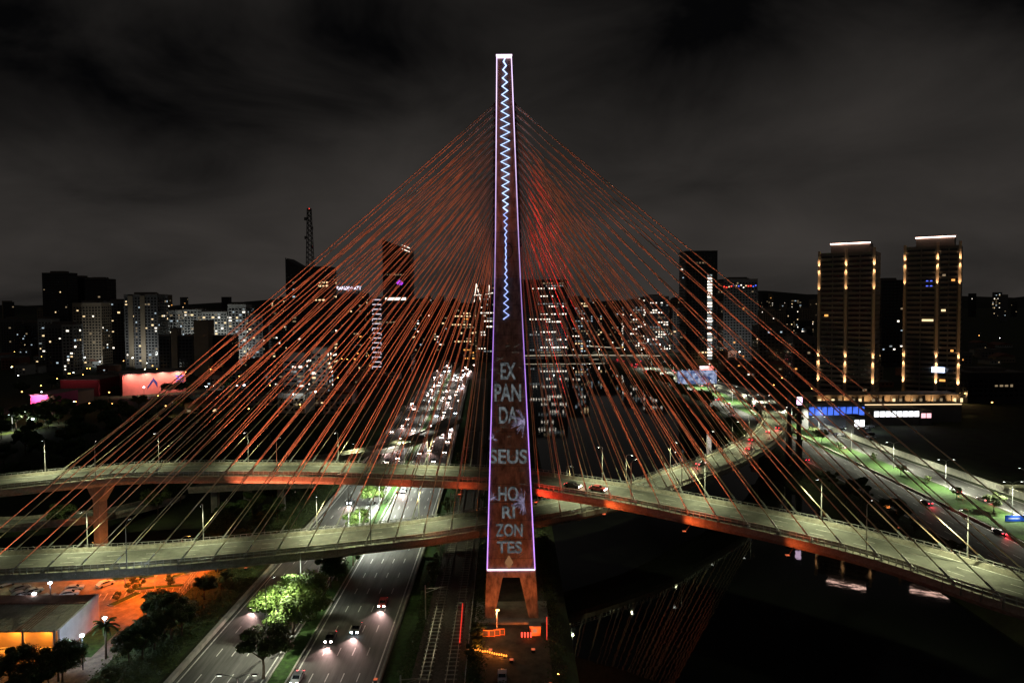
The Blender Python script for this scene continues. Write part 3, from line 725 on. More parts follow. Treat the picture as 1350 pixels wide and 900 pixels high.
# ================================================================ buildings
UNIT = {}
def unit(mt):
    if mt.name not in UNIT: UNIT[mt.name] = MB().box((0, 0, 0), (1, 1, 1)).mesh('lit_window', mt)
    return UNIT[mt.name]
LITSETS = {'mix': [E_warm, E_white, E_cool, E_dim, E_dim], 'warm': [E_warm, E_orange, E_dim, E_dim], 'cool': [E_cool, E_white, E_dimw, E_warm, E_dim], 'white': [E_white, E_white, E_dimw, E_dim]}
def facade(root, W_, D_, H_, lit, litset, fh=3.3, bay=3.4, ww=.62, wh=.5, rows=False, maxlit=60, side=0, z0=4, joined=False, dark=True, cluster=0.0):
    """windows on the front (local -y) and one side; lit ones are objects of their own"""
    r = R; dk = MB(); lj = {}; n = 0
    nf = max(1, int((H_ - z0 - 1.2) / fh)); nb = max(1, int((W_ - 1.2) / bay)); bx_ = (W_ - 1.2) / nb
    faces = [(0, nb, bx_)]
    if side: ns = max(1, int((D_ - 1.2) / bay)); faces.append((side, ns, (D_ - 1.2) / ns))
    cells = []
    for fc, cnt, bw in faces:
        for f in range(nf):
            rowlit = r.random() < lit * (2.2 if rows else 1); start = r.uniform(0, .6); ln = r.uniform(.25, .8)
            for b in range(cnt):
                if rows: on = rowlit and start <= b / cnt <= start + ln and r.random() < .85
                else: on = r.random() < lit
                cells.append((r.random(), fc, f, b, bw, on))
    cells.sort(key=lambda c: c[0]); rowm = {}
    for _, fc, f, b, bw, on in cells:
        z = z0 + f * fh + fh * .5; u = .6 + (b + .5) * bw; w = bw * ww; h = fh * wh
        if fc == 0: c = (-W_/2 + u, -D_/2 - .03, z); d = (w, .16, h)
        else: c = (fc * (W_/2 + .03), -D_/2 + u, z); d = (.16, w, h)
        if on:
            rw_, rh_ = r.uniform(.55, 1.25), r.uniform(.6, 1.1)
            d = (d[0]*rw_, d[1], d[2]*rh_) if fc == 0 else (d[0], d[1]*rw_, d[2]*rh_)
            mt = rowm.setdefault(f, r.choice(LITSETS[litset])) if rows else r.choice(LITSETS[litset])
            if joined or n >= maxlit: lj.setdefault(mt.name, MB()).box(c, d)
            else: n += 1; link('lit_window', unit(mt), root, loc=c, scale=d)
        elif dark: dk.box(c, d)
    if dk.v: dk.build('dark_windows', glass_d, root, 'stuff')
    for k, mb in lj.items(): mb.build('lit_windows', MATS[k], root, 'stuff')
    return nf
def place(px0, px1, ytop, Y):
    a = P(px0, ytop, Y); b = P(px1, ytop, Y); return (a.x + b.x) / 2, abs(b.x - a.x), (a.z + b.z) / 2
def building(label, px0, px1, ytop, Y, depth, wall, lit, litset='mix', cat='building', roof='box', slabs=True, name='building', group=None, rz=0, **k):
    cx_, w, h = place(px0, px1, ytop, Y); sd = -1 if cx_ > 0 else 1
    o = thing(name, label, cat, (cx_, Y + depth/2, 0), rz, group)
    mtop = h - (3.0 if roof == 'box' else 0)
    MB().bx(-w/2, w/2, -depth/2, depth/2, -.3, mtop).build('wall', wall, o)
    rf = MB()
    if roof == 'box':
        rf.bx(-w/2 - .15, w/2 + .15, -depth/2 - .15, depth/2 + .15, mtop + .01, mtop + .7); rf.bx(-w*.28, w*.25, -depth*.25, depth*.25, mtop + .7, h); rf.bx(w*.29, w*.36, -1.5, 1.5, mtop + .7, mtop + 2.0)
    else: rf.bx(-w/2 - .15, w/2 + .15, -depth/2 - .15, depth/2 + .15, mtop + .01, mtop + .6)
    rf.build('roof', roofm, o)
    if slabs:
        fh = k.get('fh', 3.3); m = MB(); z = k.get('z0', 4) - .12
        while z < mtop - 1: m.bx(-w/2 - .22, w/2 + .22, -depth/2 - .22, depth/2 + .22, z, z + .3); z += fh
        m.build('floor_slabs', wall, o, 'stuff')
    facade(o, w, depth, mtop, lit, litset, side=sd, **k)
    return o, cx_, w, mtop
B = building
# left group
B('tallest black unlit tower with a stepped roof in the dark trio', 55, 88, 357, 900, 22, w_dark, .006)
B('black unlit tower squeezed in the middle of the dark trio', 89, 111, 363, 930, 22, w_dark, .006)
B('broad black unlit tower closing the dark trio', 112, 140, 365, 905, 22, w_dark, .006)
B('beige apartment block with sparse windows before the dark trio', 95, 133, 396, 780, 20, w_beige, .05)
B('grey apartment block at the foot of the dark trio', 58, 94, 424, 740, 20, w_grey, .06)
B('narrow pale block with bright bays beside the grey apartment block', 81, 96, 424, 700, 14, w_white, .16, 'cool')
B('dark apartment tower between the beige block and the twin-shaft tower', 136, 163, 394, 830, 20, w_grey, .05)
o, cx_, w, h = B('tall beige apartment tower with two pale shafts and a dark cap', 163, 207, 385, 760, 24, w_grey, .10)
for u in (-.30, .06): MB().bx(w*u - 2.6, w*u + 2.6, -12.9, -12.05, 0, h - 1).build('shaft', w_beige, o)
B('white gridded apartment slab next to the two-shaft tower', 207, 232, 406, 800, 18, w_white, .20, 'cool', ww=.7, maxlit=70)
B('white gridded apartment slab with yellow upper windows', 233, 260, 405, 815, 18, w_white, .20, 'mix', ww=.7, maxlit=70)
B('white gridded apartment slab behind the pale blank block', 262, 299, 408, 825, 18, w_white, .20, 'cool', ww=.7, maxlit=70)
B('tallest white gridded slab with red beacons at the row end', 300, 324, 398, 800, 18, w_white, .26, 'cool', ww=.7, maxlit=70)
B('dark ribbed office slab before the white gridded row', 209, 224, 443, 690, 18, w_dark, .0, slabs=False, roof='flat')
B('thin pale blank shaft between two dark ribbed slabs', 225, 233, 433, 688, 10, w_beige, .0, slabs=False, roof='flat', dark=False)
B('wide dark ribbed slab beside the thin pale shaft', 234, 254, 443, 690, 18, w_dark, .0, slabs=False, roof='flat')
B('pale blank concrete block rising over the ribbed slabs', 255, 274, 423, 680, 14, w_beige, .0, slabs=False, roof='flat', dark=False)
B('dark ribbed slab at the end next to the pale blank block', 275, 305, 443, 690, 18, w_dark, .004, slabs=False, roof='flat')
B('grey apartment block after the white gridded row', 326, 346, 412, 790, 18, w_grey, .10)
B('dim grey block between white slabs and the slant-roofed tower', 347, 374, 420, 850, 18, w_grey, .08)
B('low grey block at the open end of the skyline', 0, 18, 418, 980, 20, w_grey, .04)
B('squat grey block beside the low grey end block', 20, 52, 424, 1010, 22, w_grey, .06)
for i in range(46):
    px = R.uniform(-5, 370); pw = R.uniform(9, 20); B(R.choice(['pale mid-rise block packed into the dense quarter', 'grey mid-rise block packed into the dense quarter']) , px - pw/2, px + pw/2, R.uniform(404, 452), R.uniform(840, 1250), 16, R.choice([w_white, w_beige, w_grey]), R.choice([.05, .1, .2]), R.choice(['mix', 'cool', 'warm']), group='mid-rise blocks of the dense quarter', slabs=False, joined=True)
for i in range(26):
    px = R.uniform(860, 1080); pw = R.uniform(8, 18); B('mid-rise block behind the far bank road', px - pw/2, px + pw/2, R.uniform(402, 440), R.uniform(860, 1250), 16, R.choice([w_grey, w_beige, w_dark]), R.choice([.05, .1, .18]), R.choice(['mix', 'cool', 'warm']), group='mid-rise blocks of the far bank', slabs=False, joined=True)
# centre left
def slant(label, px0, px1, yl, yr, Y, depth, lit):
    a, b = P(px0, yl, Y), P(px1, yr, Y); cx_ = (a.x + b.x)/2; w = b.x - a.x
    o = thing('office_tower', label, 'building', (cx_, Y + depth/2, 0))
    MB().prism([(-w/2, -.3), (w/2, -.3), (w/2, b.z), (-w/2, a.z)], 1, -depth/2, depth/2).build('wall', w_dark, o)
    MB().bar((-w/2, -depth/2 - .2, a.z), (w/2, -depth/2 - .2, b.z), .5).build('roof_edge', w_grey, o)
    facade(o, w, depth, min(a.z, b.z) - 3, lit, 'mix', side=1, rows=True); return o, cx_, w
slant('black office tower with a pointed sloping roof next to the mast', 376, 397, 340, 352, 640, 26, .10)
o, cx_, w, h = B('black office tower carrying a tall lattice radio mast', 398, 434, 352, 642, 26, w_dark, .10, rows=True, roof='flat')
mp = P(409, 350, 655); mt_ = P(409, 275, 655)
mo = thing('radio_mast', 'tall dark lattice radio mast on the black office tower roof', 'mast', (mp.x, 655, h + .6)); mh = mt_.z - h - .6
for sx_ in (-3, 3):
    for sy_ in (-3, 3): MB().bar((sx_, sy_, 0), (sx_ * .5, sy_ * .5, mh), .6).build('leg', darksteel, mo)
m = MB(); nz = 12
for i in range(nz):
    z0 = mh * i / nz; z1 = mh * (i + 1) / nz
    q_ = 2.9 * (1 - .5*i/nz)
    for s in (-q_, q_): m.bar((-q_, s, z0), (q_, s, z1), .4); m.bar((q_, s, z0), (-q_, s, z1), .4); m.bar((s, -q_, z1), (s, q_, z1), .4)
m.build('lattice', darksteel, mo)
for zf, sx_ in ((.96, .8), (.82, -1.4), (.66, 1.4), (.5, -1.4), (.34, 1.2)): MB().tube([(sx_ * 2.2, -2.6, mh*zf - 1.4), (sx_ * 2.2, -2.6, mh*zf + 1.4)], 1.2, 8).build('dish', w_grey, mo)
MB().box((0, 0, mh), (.5, .5, .6)).build('beacon', E_red, mo)
def sign(txt, px0, px1, py, hpx, Y, mtm, label, thin=True):
    a, b = P(px0, py, Y), P(px1, py, Y); cu = bpy.data.curves.new('sign', 'FONT'); cu.body = txt; cu.extrude = .03; cu.offset = .01
    tmp = bpy.data.objects.new('tmp', cu); COL.objects.link(tmp); me = bpy.data.meshes.new_from_object(tmp.evaluated_get(bpy.context.evaluated_depsgraph_get())); bpy.data.objects.remove(tmp)
    w = max(v.co.x for v in me.vertices) - min(v.co.x for v in me.vertices); hh = max(v.co.y for v in me.vertices); s = (b.x - a.x) / w; sh = hpx / 900 * Y / hh
    for v in me.vertices: v.co = (v.co.x * s, -v.co.z * 4, v.co.y * sh)
    me.materials.clear(); me.materials.append(mtm); o = link('building_sign', me, loc=(a.x, Y, a.z)); tag(o, label, 'sign'); return o
B('dark hotel block with a row of glowing letters along its roof', 436, 481, 384, 800, 24, w_dark, .06, 'warm')
sign('GRAND|HYATT', 440, 476, 382, 4.5, 796, emit('sign_white', (.86, .80, 1), 2.2), 'glowing white sign letters along the dark hotel roof')
o, cx_, w, h = B('black office tower with a ladder of bent light bars on its corner', 488, 541, 392, 700, 30, w_dark, .03, rows=True, roof='flat')
for i in range(16):
    y = 395 + i * 6.3; a, b = P(491, y, 699.3), P(502.5, y, 699.3)
    MB().tube([(a.x - cx_, -15.9, a.z), (b.x - cx_, -15.9, b.z), (b.x - cx_, -15.9, b.z - 2.2)] if i % 2 else [(a.x - cx_, -15.9, a.z - 2.2), (a.x - cx_, -15.9, a.z), (b.x - cx_, -15.9, b.z)], .42, 4).build('light_bar', emit('led_bar', (.86, .76, .86), 1.1), o)
a, b = P(508, 394, 699), P(535, 394, 699); MB().bx(a.x - cx_, b.x - cx_, -16.0, -15.3, a.z - 1.2, a.z + 1.2).build('lit_band', E_white, o)
o, cx_, w = slant('tallest black tower with a slanted crown and purple emblem', 504, 541, 316, 330, 900, 30, .02)
for y0, y1 in ((323, 327), (328, 332)):
    a, b = P(530, y0, 899), P(540, y1, 899); MB().bar((a.x - cx_, -15.6, a.z), (b.x - cx_, -15.6, b.z), .8).build('crown_light', E_white, o)
a = P(527, 373, 899); m = MB(); m.prism([(-4.5, 0), (0, 4), (4.5, 0), (2.5, -2.5), (-2.5, -2.5)], 1, -.3, .3); q = m.build('emblem', emit('purple_sign', (.42, .05, .9), 1.6), o); q.location = (a.x - cx_, -15.6, a.z)
B('dark office block behind the cables with scattered windows', 541, 590, 400, 850, 24, w_dark, .10, 'mix')
B('dark office block with warm horizontal rows of windows', 590, 626, 402, 800, 24, w_dark, .36, 'warm', rows=True)
o, cx_, w, h = B('dark block with white-lit frame lines on its crown', 624, 653, 376, 820, 20, w_dark, .25, 'white', rows=True, roof='flat')
for (x0, y0, x1, y1) in ((625, 398, 628, 374), (628, 374, 634, 398), (625, 389, 635, 389), (645, 376, 645, 392), (640, 388, 650, 386)):
    a, b = P(x0, y0, 819), P(x1, y1, 819); MB().bar((a.x - cx_, -10.8, a.z), (b.x - cx_, -10.8, b.z), .75).build('frame_light', E_white, o)
B('white apartment block with long bright window rows behind the stays', 373, 401, 460, 470, 16, w_grey, .5, 'white', rows=True, ww=.85, wh=.4, maxlit=80)
B('apartment block with lit balcony bays beside the bright window rows', 402, 431, 453, 490, 16, w_white, .30, 'mix', maxlit=80)
# centre right
B('big black office slab with broad bright window rows beside the pylon', 686, 748, 369, 880, 34, w_dark, .24, 'white', rows=True, maxlit=90, roof='flat')
B('dark office block with bright upper rows next to the big black slab', 749, 777, 390, 900, 24, w_dark, .36, 'cool', rows=True)
B('low dark block between the two bright-topped offices', 778, 822, 404, 1000, 24, w_dark, .10)
B('dark block with a band of bright top floors', 823, 851, 394, 950, 22, w_dark, .36, 'white', rows=True)
B('stepped dark block with bright top floors and warm rows below', 852, 882, 388, 930, 22, w_dark, .36, 'white', rows=True)
B('beige unlit block behind the glass tower', 883, 904, 393, 990, 22, w_beige, .03)
o, cx_, w, h = B('tall black glass tower with a bright column of white windows', 904, 946, 331, 780, 30, w_dark, .05, 'cool', rows=True, roof='flat')
for i in range(30):
    y = 363 + i * 4.05; a, b = P(933, y, 779), P(939, y, 779)
    if R.random() < .86: link('lit_window', unit(R.choice([E_white, E_white, E_dimw])), o, loc=((a.x + b.x)/2 - cx_, -15.2, a.z), scale=(b.x - a.x, .3, 2.1))
o, cx_, w, h = B('grey banded tower with coloured lights along its crown', 954, 999, 365, 800, 28, w_grey, .03, 'warm', roof='box')
for i in range(14):
    a = P(955 + i * 3.2, 377 + R.uniform(-2, 2), 799); link('crown_light', unit(R.choice([E_blue, E_red, E_warm, E_white])), o, loc=(a.x - cx_, -14.3, a.z), scale=(1.3, .3, 1.2))
B('dark tower seen in the gap between the two warm-lit towers', 1163, 1193, 366, 720, 22, w_dark, .05, 'cool')
B('low dark office block beyond the warm-lit towers', 1276, 1352, 486, 470, 24, w_dark, .10, 'mix', rows=True)
B('small grey block behind the stays beside the warm-lit towers', 1046, 1076, 440, 560, 18, w_grey, .06, 'warm')
B('dark brick block beside the lit street junction', 1000, 1044, 425, 640, 18, w_grey, .06)
# warm-lit residential towers
def resi(label, px0, W_, Y0, ytop, npil, crown, extra):
    a = P(px0, ytop, Y0); th = rad(-35); H_ = a.z; D_ = 24
    ux = Vector((math.cos(th), math.sin(th), 0)); uy = Vector((-math.sin(th), math.cos(th), 0))
    c = Vector((a.x, a.y, 0)) + ux * W_/2 + uy * D_/2
    o = thing('apartment_tower', label, 'building', (c.x, c.y, 0), th, 'warm-lit residential towers'); 
    MB().bx(-W_/2, W_/2, -D_/2, D_/2, -.3, H_).build('wall', tower_warm, o)
    MB().bx(-W_*.3, W_*.38, -D_*.3, D_*.35, H_ + .01, H_ + 6).build('roof', tower_warm, o)
    MB().bx(-W_*.3 - .3, W_*.38 + .3, -D_*.3 - .5, -D_*.3 - .02, H_ + 5.6, H_ + 6.2).build('crown_light', emit('crown_pink', (1, .62, .5), 9), o)
    fh = 3.15; nf = int((H_ - 8) / fh); bm = {}
    pil = npil
    for i, u in enumerate(pil):
        x = -W_/2 + u * W_; MB().bx(x - .75, x + .75, -D_/2 - 1.0, -D_/2 - .01, -.2, H_ + (2.4 if i else 1.2)).build('pilaster', mat('pilaster_render', (.62, .48, .33), .8, .1, .3), o)
        for zc, dz, pw in ((17, 1, 12000), (33, 1, 9000), (35, -1, 9000), (H_ - 26, 1, 5000), (H_ - 11, 1, 9000), (H_ - 9, -1, 7000)):
            MB().box((x, -D_/2 - 1.75, zc - dz*.25), (.5, .5, .4)).build('uplighter', darksteel, o)
            spot(o, (x, -D_/2 - 1.75, zc + dz * .2), (x, -D_/2 - 1.0, zc + dz * 15), pw * 1.5, (1, .62, .34), 40, .9, .12)
    for f in range(nf):
        z = 7 + f * fh
        for i in range(len(pil) - 1):
            x0, x1 = -W_/2 + pil[i]*W_ + 1.0, -W_/2 + pil[i+1]*W_ - 1.0
            kx = round(x1 - x0, 2)
            if kx not in bm:
                bm[kx] = (MB().bx(-kx/2, kx/2, -1.5, -.01, 0, .25).bx(-kx/2, kx/2, -1.5, -1.38, .26, 1.1).mesh('balcony', tower_warm), MB().bx(-kx/2 + .5, -.4, -.09, .05, .3, 2.5).bx(.4, kx/2 - .5, -.09, .05, .3, 2.5).mesh('window', glass_d))
            link('balcony', bm[kx][0], o, loc=((x0 + x1)/2, -D_/2, z)); link('window', bm[kx][1], o, loc=((x0 + x1)/2, -D_/2, z))
            if R.random() < .09:
                u = R.choice((-.25, .25)); link('lit_window', unit(R.choice([E_warm, E_dim, E_warm, E_orange])), o, loc=((x0 + x1)/2 + u*kx, -D_/2 - .12, z + 1.6), scale=(kx*R.uniform(.15, .4), .12, 1.5))
    for u in (-.3, .2): spot(o, (W_*u, -D_/2 - 26, 1.0), (W_*u*.8, -D_/2, 55), 1.2e3, (1, .74, .55), 80, .8, .3)  # added spots without fixtures, brightening the facade
    sw = MB()
    for f in range(nf):
        for j in range(4): sw.box((W_/2 + .02, -D_/2 + 3.5 + j*5.6, 9 + f*fh), (.12, 1.6, 1.3))
    sw.build('side_windows', glass_d, o, 'stuff')
    if extra:
        link('lit_screen', unit(emit('screen_blue', (.55, .7, 1), 4)), o, loc=(W_*.14, -D_/2 - 1.75, 28), scale=(7, .2, 3.2))
        for i in range(4): link('lit_window', unit(E_blue), o, loc=(-W_*.08 + (i % 2)*2.2, -D_/2 - .12, H_*.76 + (i//2)*3.15), scale=(1.2, .12, 1.2))
    return o
resi('warm-lit apartment tower with three light columns and a glowing roof line', 1079, 33.5, 450, 334, [.02, .5, .98], None, False)
resi('warm-lit apartment tower with a blue-white screen low on its facade', 1192, 31, 442, 326, [.02, .6, .98], None, True)
# podium with arches and shop fronts below them
def xz(px, py, Y): p = P(px, py, Y); return p.x, p.z
o = thing('podium', 'warm-lit arcade podium under the two light-columned towers', 'building', (0, 0, 0))
x0, zt = xz(1072, 524, 410); x1, _ = xz(1268, 521, 410); zt = P(1170, 517, 410).z
MB().bx(x0, x1, 410, 424, 0, zt - 2).build('wall', tower_warm, o); MB().bx(x0 - .4, x1 + .4, 409, 425, zt - 1.99, zt - 1.4).build('cornice', tower_warm, o)
n_ = 22
for i in range(n_):
    x = x0 + (i + .5) * (x1 - x0) / n_; MB().bx(x - .35, x + .35, 408.8, 409.99, 0, zt - 2).build('column', tower_warm, o)
    if i % 3 != 1: link('lit_arch', unit(R.choice([E_warm, E_dim, E_dim])), o, loc=(x + 1.7, 409.92, zt - 5), scale=(1.9, .1, 2.4))
for i in range(7): spot(o, (x0 + (i + .5)*(x1 - x0)/7, 406, zt - 5), (x0 + (i + .5)*(x1 - x0)/7, 410, zt - 1), 1700, (1, .55, .22), 130, .6)
def facade_mat(name, c1, c2, st, scale):
    m = bpy.data.materials.new(name); m.use_nodes = True; nt = m.node_tree; b = nt.nodes['Principled BSDF']; t = nt.nodes.new('ShaderNodeTexCoord'); n = nt.nodes.new('ShaderNodeTexNoise'); n.inputs['Scale'].default_value = scale
    r = nt.nodes.new('ShaderNodeValToRGB'); r.color_ramp.elements[0].color = (*c1, 1); r.color_ramp.elements[1].color = (*c2, 1); r.color_ramp.elements[0].position = .4; r.color_ramp.elements[1].position = .6
    nt.links.new(t.outputs['Object'], n.inputs[0]); nt.links.new(n.outputs[0], r.inputs[0]); nt.links.new(r.outputs[0], b.inputs['Emission Color']); b.inputs['Emission Strength'].default_value = st; b.inputs['Base Color'].default_value = (.02, .02, .02, 1)
    m.cycles.emission_sampling = 'NONE'; return m
shopw = facade_mat('shop_white', (.35, .42, .5), (1.0, 1.0, 1.0), 2.4, .35)
shopb = facade_mat('shop_blue', (.005, .012, .16), (.08, .2, 1), 1.0, .6)
def shop(label, px0, px1, py0, py1, Y, mtm, wall=w_grey):
    a, b = P(px0, py0, Y), P(px1, py1, Y); h = max(4.0, a.z + 1.2); o = thing('shop', label, 'shop', ((a.x + b.x)/2, Y, 0)); w = b.x - a.x
    MB().bx(-w/2, w/2, 0, 9, -.2, h).build('wall', wall, o); MB().bx(-w/2 - .3, w/2 + .3, -1.4, 9.3, h + .01, h + .35).build('roof', roofm, o)
    n = max(2, int(w / 3.2))
    for i in range(n): link('shop_window', unit(mtm), o, loc=(-w/2 + (i + .5)*w/n, -.05, h*.70), scale=(w/n*.84, .12, h*.34))
    return o
shop('long shop front glowing deep blue below the arcade', 1066, 1140, 535, 549, 385, shopb)
shop('brilliant white glazed shop front beside the blue one', 1152, 1212, 542, 553, 392, shopw)
shop('small brightly lit kiosk on the car park before the blue shop front', 1126, 1140, 553, 562, 360, shopw)
shop('small pinkish lit shop at the end of the white shop front', 1214, 1228, 545, 556, 392, emit('shop_pink', (1, .5, .55), 1.6))
# warm strip light line along the podium terrace
a, b = P(1078, 531, 405), P(1262, 528, 405); o = thing('terrace', 'terrace edge with a long warm line of light', 'terrace', ((a.x+b.x)/2, 405, 0))
MB().bx((a.x-b.x)/2, (b.x-a.x)/2, -4, 4, -.2, a.z).build('wall', w_grey, o); MB().bx((a.x-b.x)/2, (b.x-a.x)/2, -4.2, -4.02, a.z - .9, a.z - .4).build('light_line', E_warm, o)
# screens/billboards near the bank road
def billboard(label, px0, px1, py0, py1, Y, mtm, z=None):
    a, b = P(px0, py0, Y), P(px1, py1, Y); o = thing('billboard', label, 'billboard', ((a.x+b.x)/2, Y, 0)); w = b.x - a.x
    MB().bx(-w/2, w/2, -.1, .4, b.z, a.z).build('panel', w_grey, o); MB().bx(-w/2 + .2, w/2 - .2, -.16, -.11, b.z + .2, a.z - .2).build('face', mtm, o)
    for s in (-.3, .3): MB().tube([(w*s, .15, -.2), (w*s, .15, b.z)], .22, 6).build('post', darksteel, o)
    return o
billboard('long blue-white screen beside the distant bank road', 893, 945, 488, 506, 585, facade_mat('screen_a', (.05, .10, .3), (.6, .7, 1), .6, .25))
billboard('bright white and red poster box near the long screen', 922, 941, 482, 492, 600, facade_mat('screen_b', (1, .9, .9), (1, .25, .2), 1.6, .2))
# big-box stores on the far left
def store(label, px0, px1, ytop, ybase, wall, lightcol=None, power=0, skew=0):
    pa, pb = G(px0, ybase), G(px1, ybase + skew); h = P((px0+px1)/2, ytop, (pa.y + pb.y)/2).z; d = pb - pa; w = d.length; a = math.atan2(d.y, d.x)
    o = thing('store', label, 'store', ((pa.x+pb.x)/2, (pa.y+pb.y)/2, 0), a)
    MB().bx(-w/2, w/2, 0, 30, -.2, h).build('wall', wall, o); MB().bx(-w/2 - .3, w/2 + .3, -.3, 30.3, h + .01, h + .7).build('roof', roofm, o)
    if power:
        for i in range(4):
            u = -w/2 + (i + .5)*w/4; MB().tube([(u, 0, h + .6), (u, -5, h + 1.4)], .12, 5).build('light_arm', darksteel, o); spot(o, (u, -5, h + 1.2), (u, 0, h*.45), power, lightcol, 140, .6)
    return o, w, h
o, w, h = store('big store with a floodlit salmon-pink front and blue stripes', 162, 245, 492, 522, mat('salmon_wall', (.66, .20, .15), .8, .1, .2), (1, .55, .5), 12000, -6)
for i in range(3): MB().bx(w*.34, w*.47, -.12, -.02, h*(.5 + .13*i), h*(.57 + .13*i)).build('stripe', mat('blue_paint', (.05, .08, .45), .7, .1, 1), o)
MB().prism([(w*-.12, h*.35), (w*-.02, h*.8), (w*.04, h*.55), (w*.04, h*.3), (w*-.02, h*.62), (w*-.12, h*.25)], 1, -.14, -.02).build('roof_emblem', mat('navy_paint', (.03, .04, .16), .7, .1, 1), o)
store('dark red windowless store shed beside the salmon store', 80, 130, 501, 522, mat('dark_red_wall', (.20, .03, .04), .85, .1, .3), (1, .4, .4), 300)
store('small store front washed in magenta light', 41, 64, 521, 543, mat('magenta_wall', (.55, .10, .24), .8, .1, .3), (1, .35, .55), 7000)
store('low pale shed between the magenta front and the red shed', 64, 88, 520, 536, w_beige)
# far skyline and low city fabric
gname = 'skyline blocks on the horizon'
CELL = {}
for i in range(120):
    px = R.uniform(-10, 1360); Y = R.uniform(1350, 2700); w = R.uniform(9, 24) ; yt = R.uniform(386, 403) - (px - 675) * .006
    pw = w * 900 / Y
    if 640 < px < 700: continue
    wq, lq, cq = R.choice([w_grey, w_dark, w_beige]), R.choice([.03, .08, .14]), R.choice(['mix', 'warm', 'cool'])
    B('small distant %s block with %s %swindows on the horizon' % ({'wall_grey': 'grey', 'wall_dark': 'black', 'wall_beige': 'beige'}[wq.name], {.03: 'few', .08: 'some', .14: 'many'}[lq], {'mix': 'mixed-colour ', 'warm': 'warm ', 'cool': 'cool white '}[cq]), px - pw/2, px + pw/2, yt, Y, 16, wq, lq, cq, group=gname, slabs=False, joined=True, dark=False, roof='flat', fh=4, bay=5)
taken = []
def low_block(x, y, w, d, h, label, group, lit):
    wl_ = R.choice([w_grey, w_brick, w_beige, w_white]); pit = R.random() < .5
    label = {'wall_grey': 'grey', 'wall_brick': 'brick-red', 'wall_beige': 'beige', 'wall_white': 'white'}[wl_.name] + (' pitched-roof ' if pit else ' flat-roofed ') + {4: 'shed', 5: 'house', 7: 'two-storey house', 10: 'three-storey block', 13: 'four-storey block'}[h] + label
    o = thing('low_building', label, 'building', (x, y, 0), R.uniform(-.3, .3), group)
    MB().bx(-w/2, w/2, -d/2, d/2, -.3, h).build('wall', wl_, o)
    if pit: MB().prism([(-w/2 - .4, h + .01), (w/2 + .4, h + .01), (0, h + w*.16)], 1, -d/2 - .4, d/2 + .4).build('roof', rust_roof, o)
    else: MB().bx(-w/2 - .2, w/2 + .2, -d/2 - .2, d/2 + .2, h + .01, h + .5).bx(-w*.2, w*.1, -d*.2, d*.2, h + .5, h + 2).build('roof', roofm, o)
    facade(o, w, d, h + 1.5, lit, R.choice(['warm', 'mix', 'white']), z0=1, maxlit=8, wh=.42, ww=.5, fh=3.2)
k = 0
for i in range(900):
    if k >= 120: break
    y = R.uniform(430, 1000); s = R.choice((-1, -1, -1, 1)); x = (-110 - R.uniform(0, .75*y - 110)) if s < 0 else (205 + R.uniform(0, .72*y - 200))
    if s > 0 and y < 540: continue
    w, d, h = R.uniform(10, 26), R.uniform(10, 22), R.choice((4, 5, 7, 7, 10, 13))
    ppx = 675 + x/y*900; ppy = 395 + 74/y*900
    if 150 < ppx < 262 and ppy > 470 or ppx < 140 and ppy > 490: continue
    if any(abs(x - a) < (w + c)*.6 and abs(y - b) < (d + e_)*.6 for a, b, c, e_ in taken): continue
    taken.append((x, y, w, d)); k += 1
    low_block(x, y, w, d, h, ' among the low buildings of the near bank' if s < 0 else ' among the low buildings behind the far bank', 'low buildings of the near bank' if s < 0 else 'low buildings of the far bank', .13)
# small distant lamps among the low buildings
far0 = thing('distant_lamp', 'x', 'street lamp'); MB().tube([(0, 0, -.2), (0, 0, 7)], .12, 5).build('post', darksteel, far0)
HM = {}
for kx, mm in (('w', E_lamp), ('s', E_sod), ('f', E_flood)): HM[kx] = MB().tube([(0, 0, 6.9), (0, 0, 7.15), (0, 0, 7.35)], [.38, .5, .2], 8).mesh('lamp_head', mm)
pm = far0.children[0].data; first = True
for i in range(210):
    y = R.uniform(420, 1250); s = R.choice((-1, -1, 1)); x = s * (100 + R.uniform(0, .74*y - 90))
    if s > 0 and x < 200 and y < 900: x += 120
    if any(abs(x - a) < c*.6 and abs(y - b) < d*.6 for a, b, c, d in taken): continue
    kx = R.choice('wssss'); lb = {'w': 'small white street lamp glinting among the low buildings', 's': 'small orange street lamp glinting among the low buildings'}[kx]
    o = far0 if first else thing('distant_lamp', lb, 'street lamp'); tag(o, lb, None, 'distant lamps'); o.location = (x, y, 0)
    if not first: link('post', pm, o)
    link('lamp_head', HM[kx], o); first = False
    if i % 9 == 0: point(o, (0, 0, 6.6), 2600, (1, .6, .25) if kx == 's' else (.95, 1, .9), .4)
for px, py, lb in ((84, 478, 'x'), (95, 477, 'x'), (190, 522, 'x'), (272, 521, 'x'), (281, 520, 'x'), (312, 520, 'x'), (322, 519, 'x'), (20, 566, 'x'), (44, 568, 'x'), (132, 485, 'x')):
    p = G(px, py); o = thing('yard_floodlight', 'blue-white yard floodlight on a post in the dark flats', 'floodlight', (p.x, p.y, 0), 0, 'yard floodlights'); link('post', pm, o); h_ = link('lamp_head', HM['f'], o); h_.scale = (1.6, 1.6, 1); point(o, (0, 0, 6.5), 1100, (.75, .88, 1), .4)
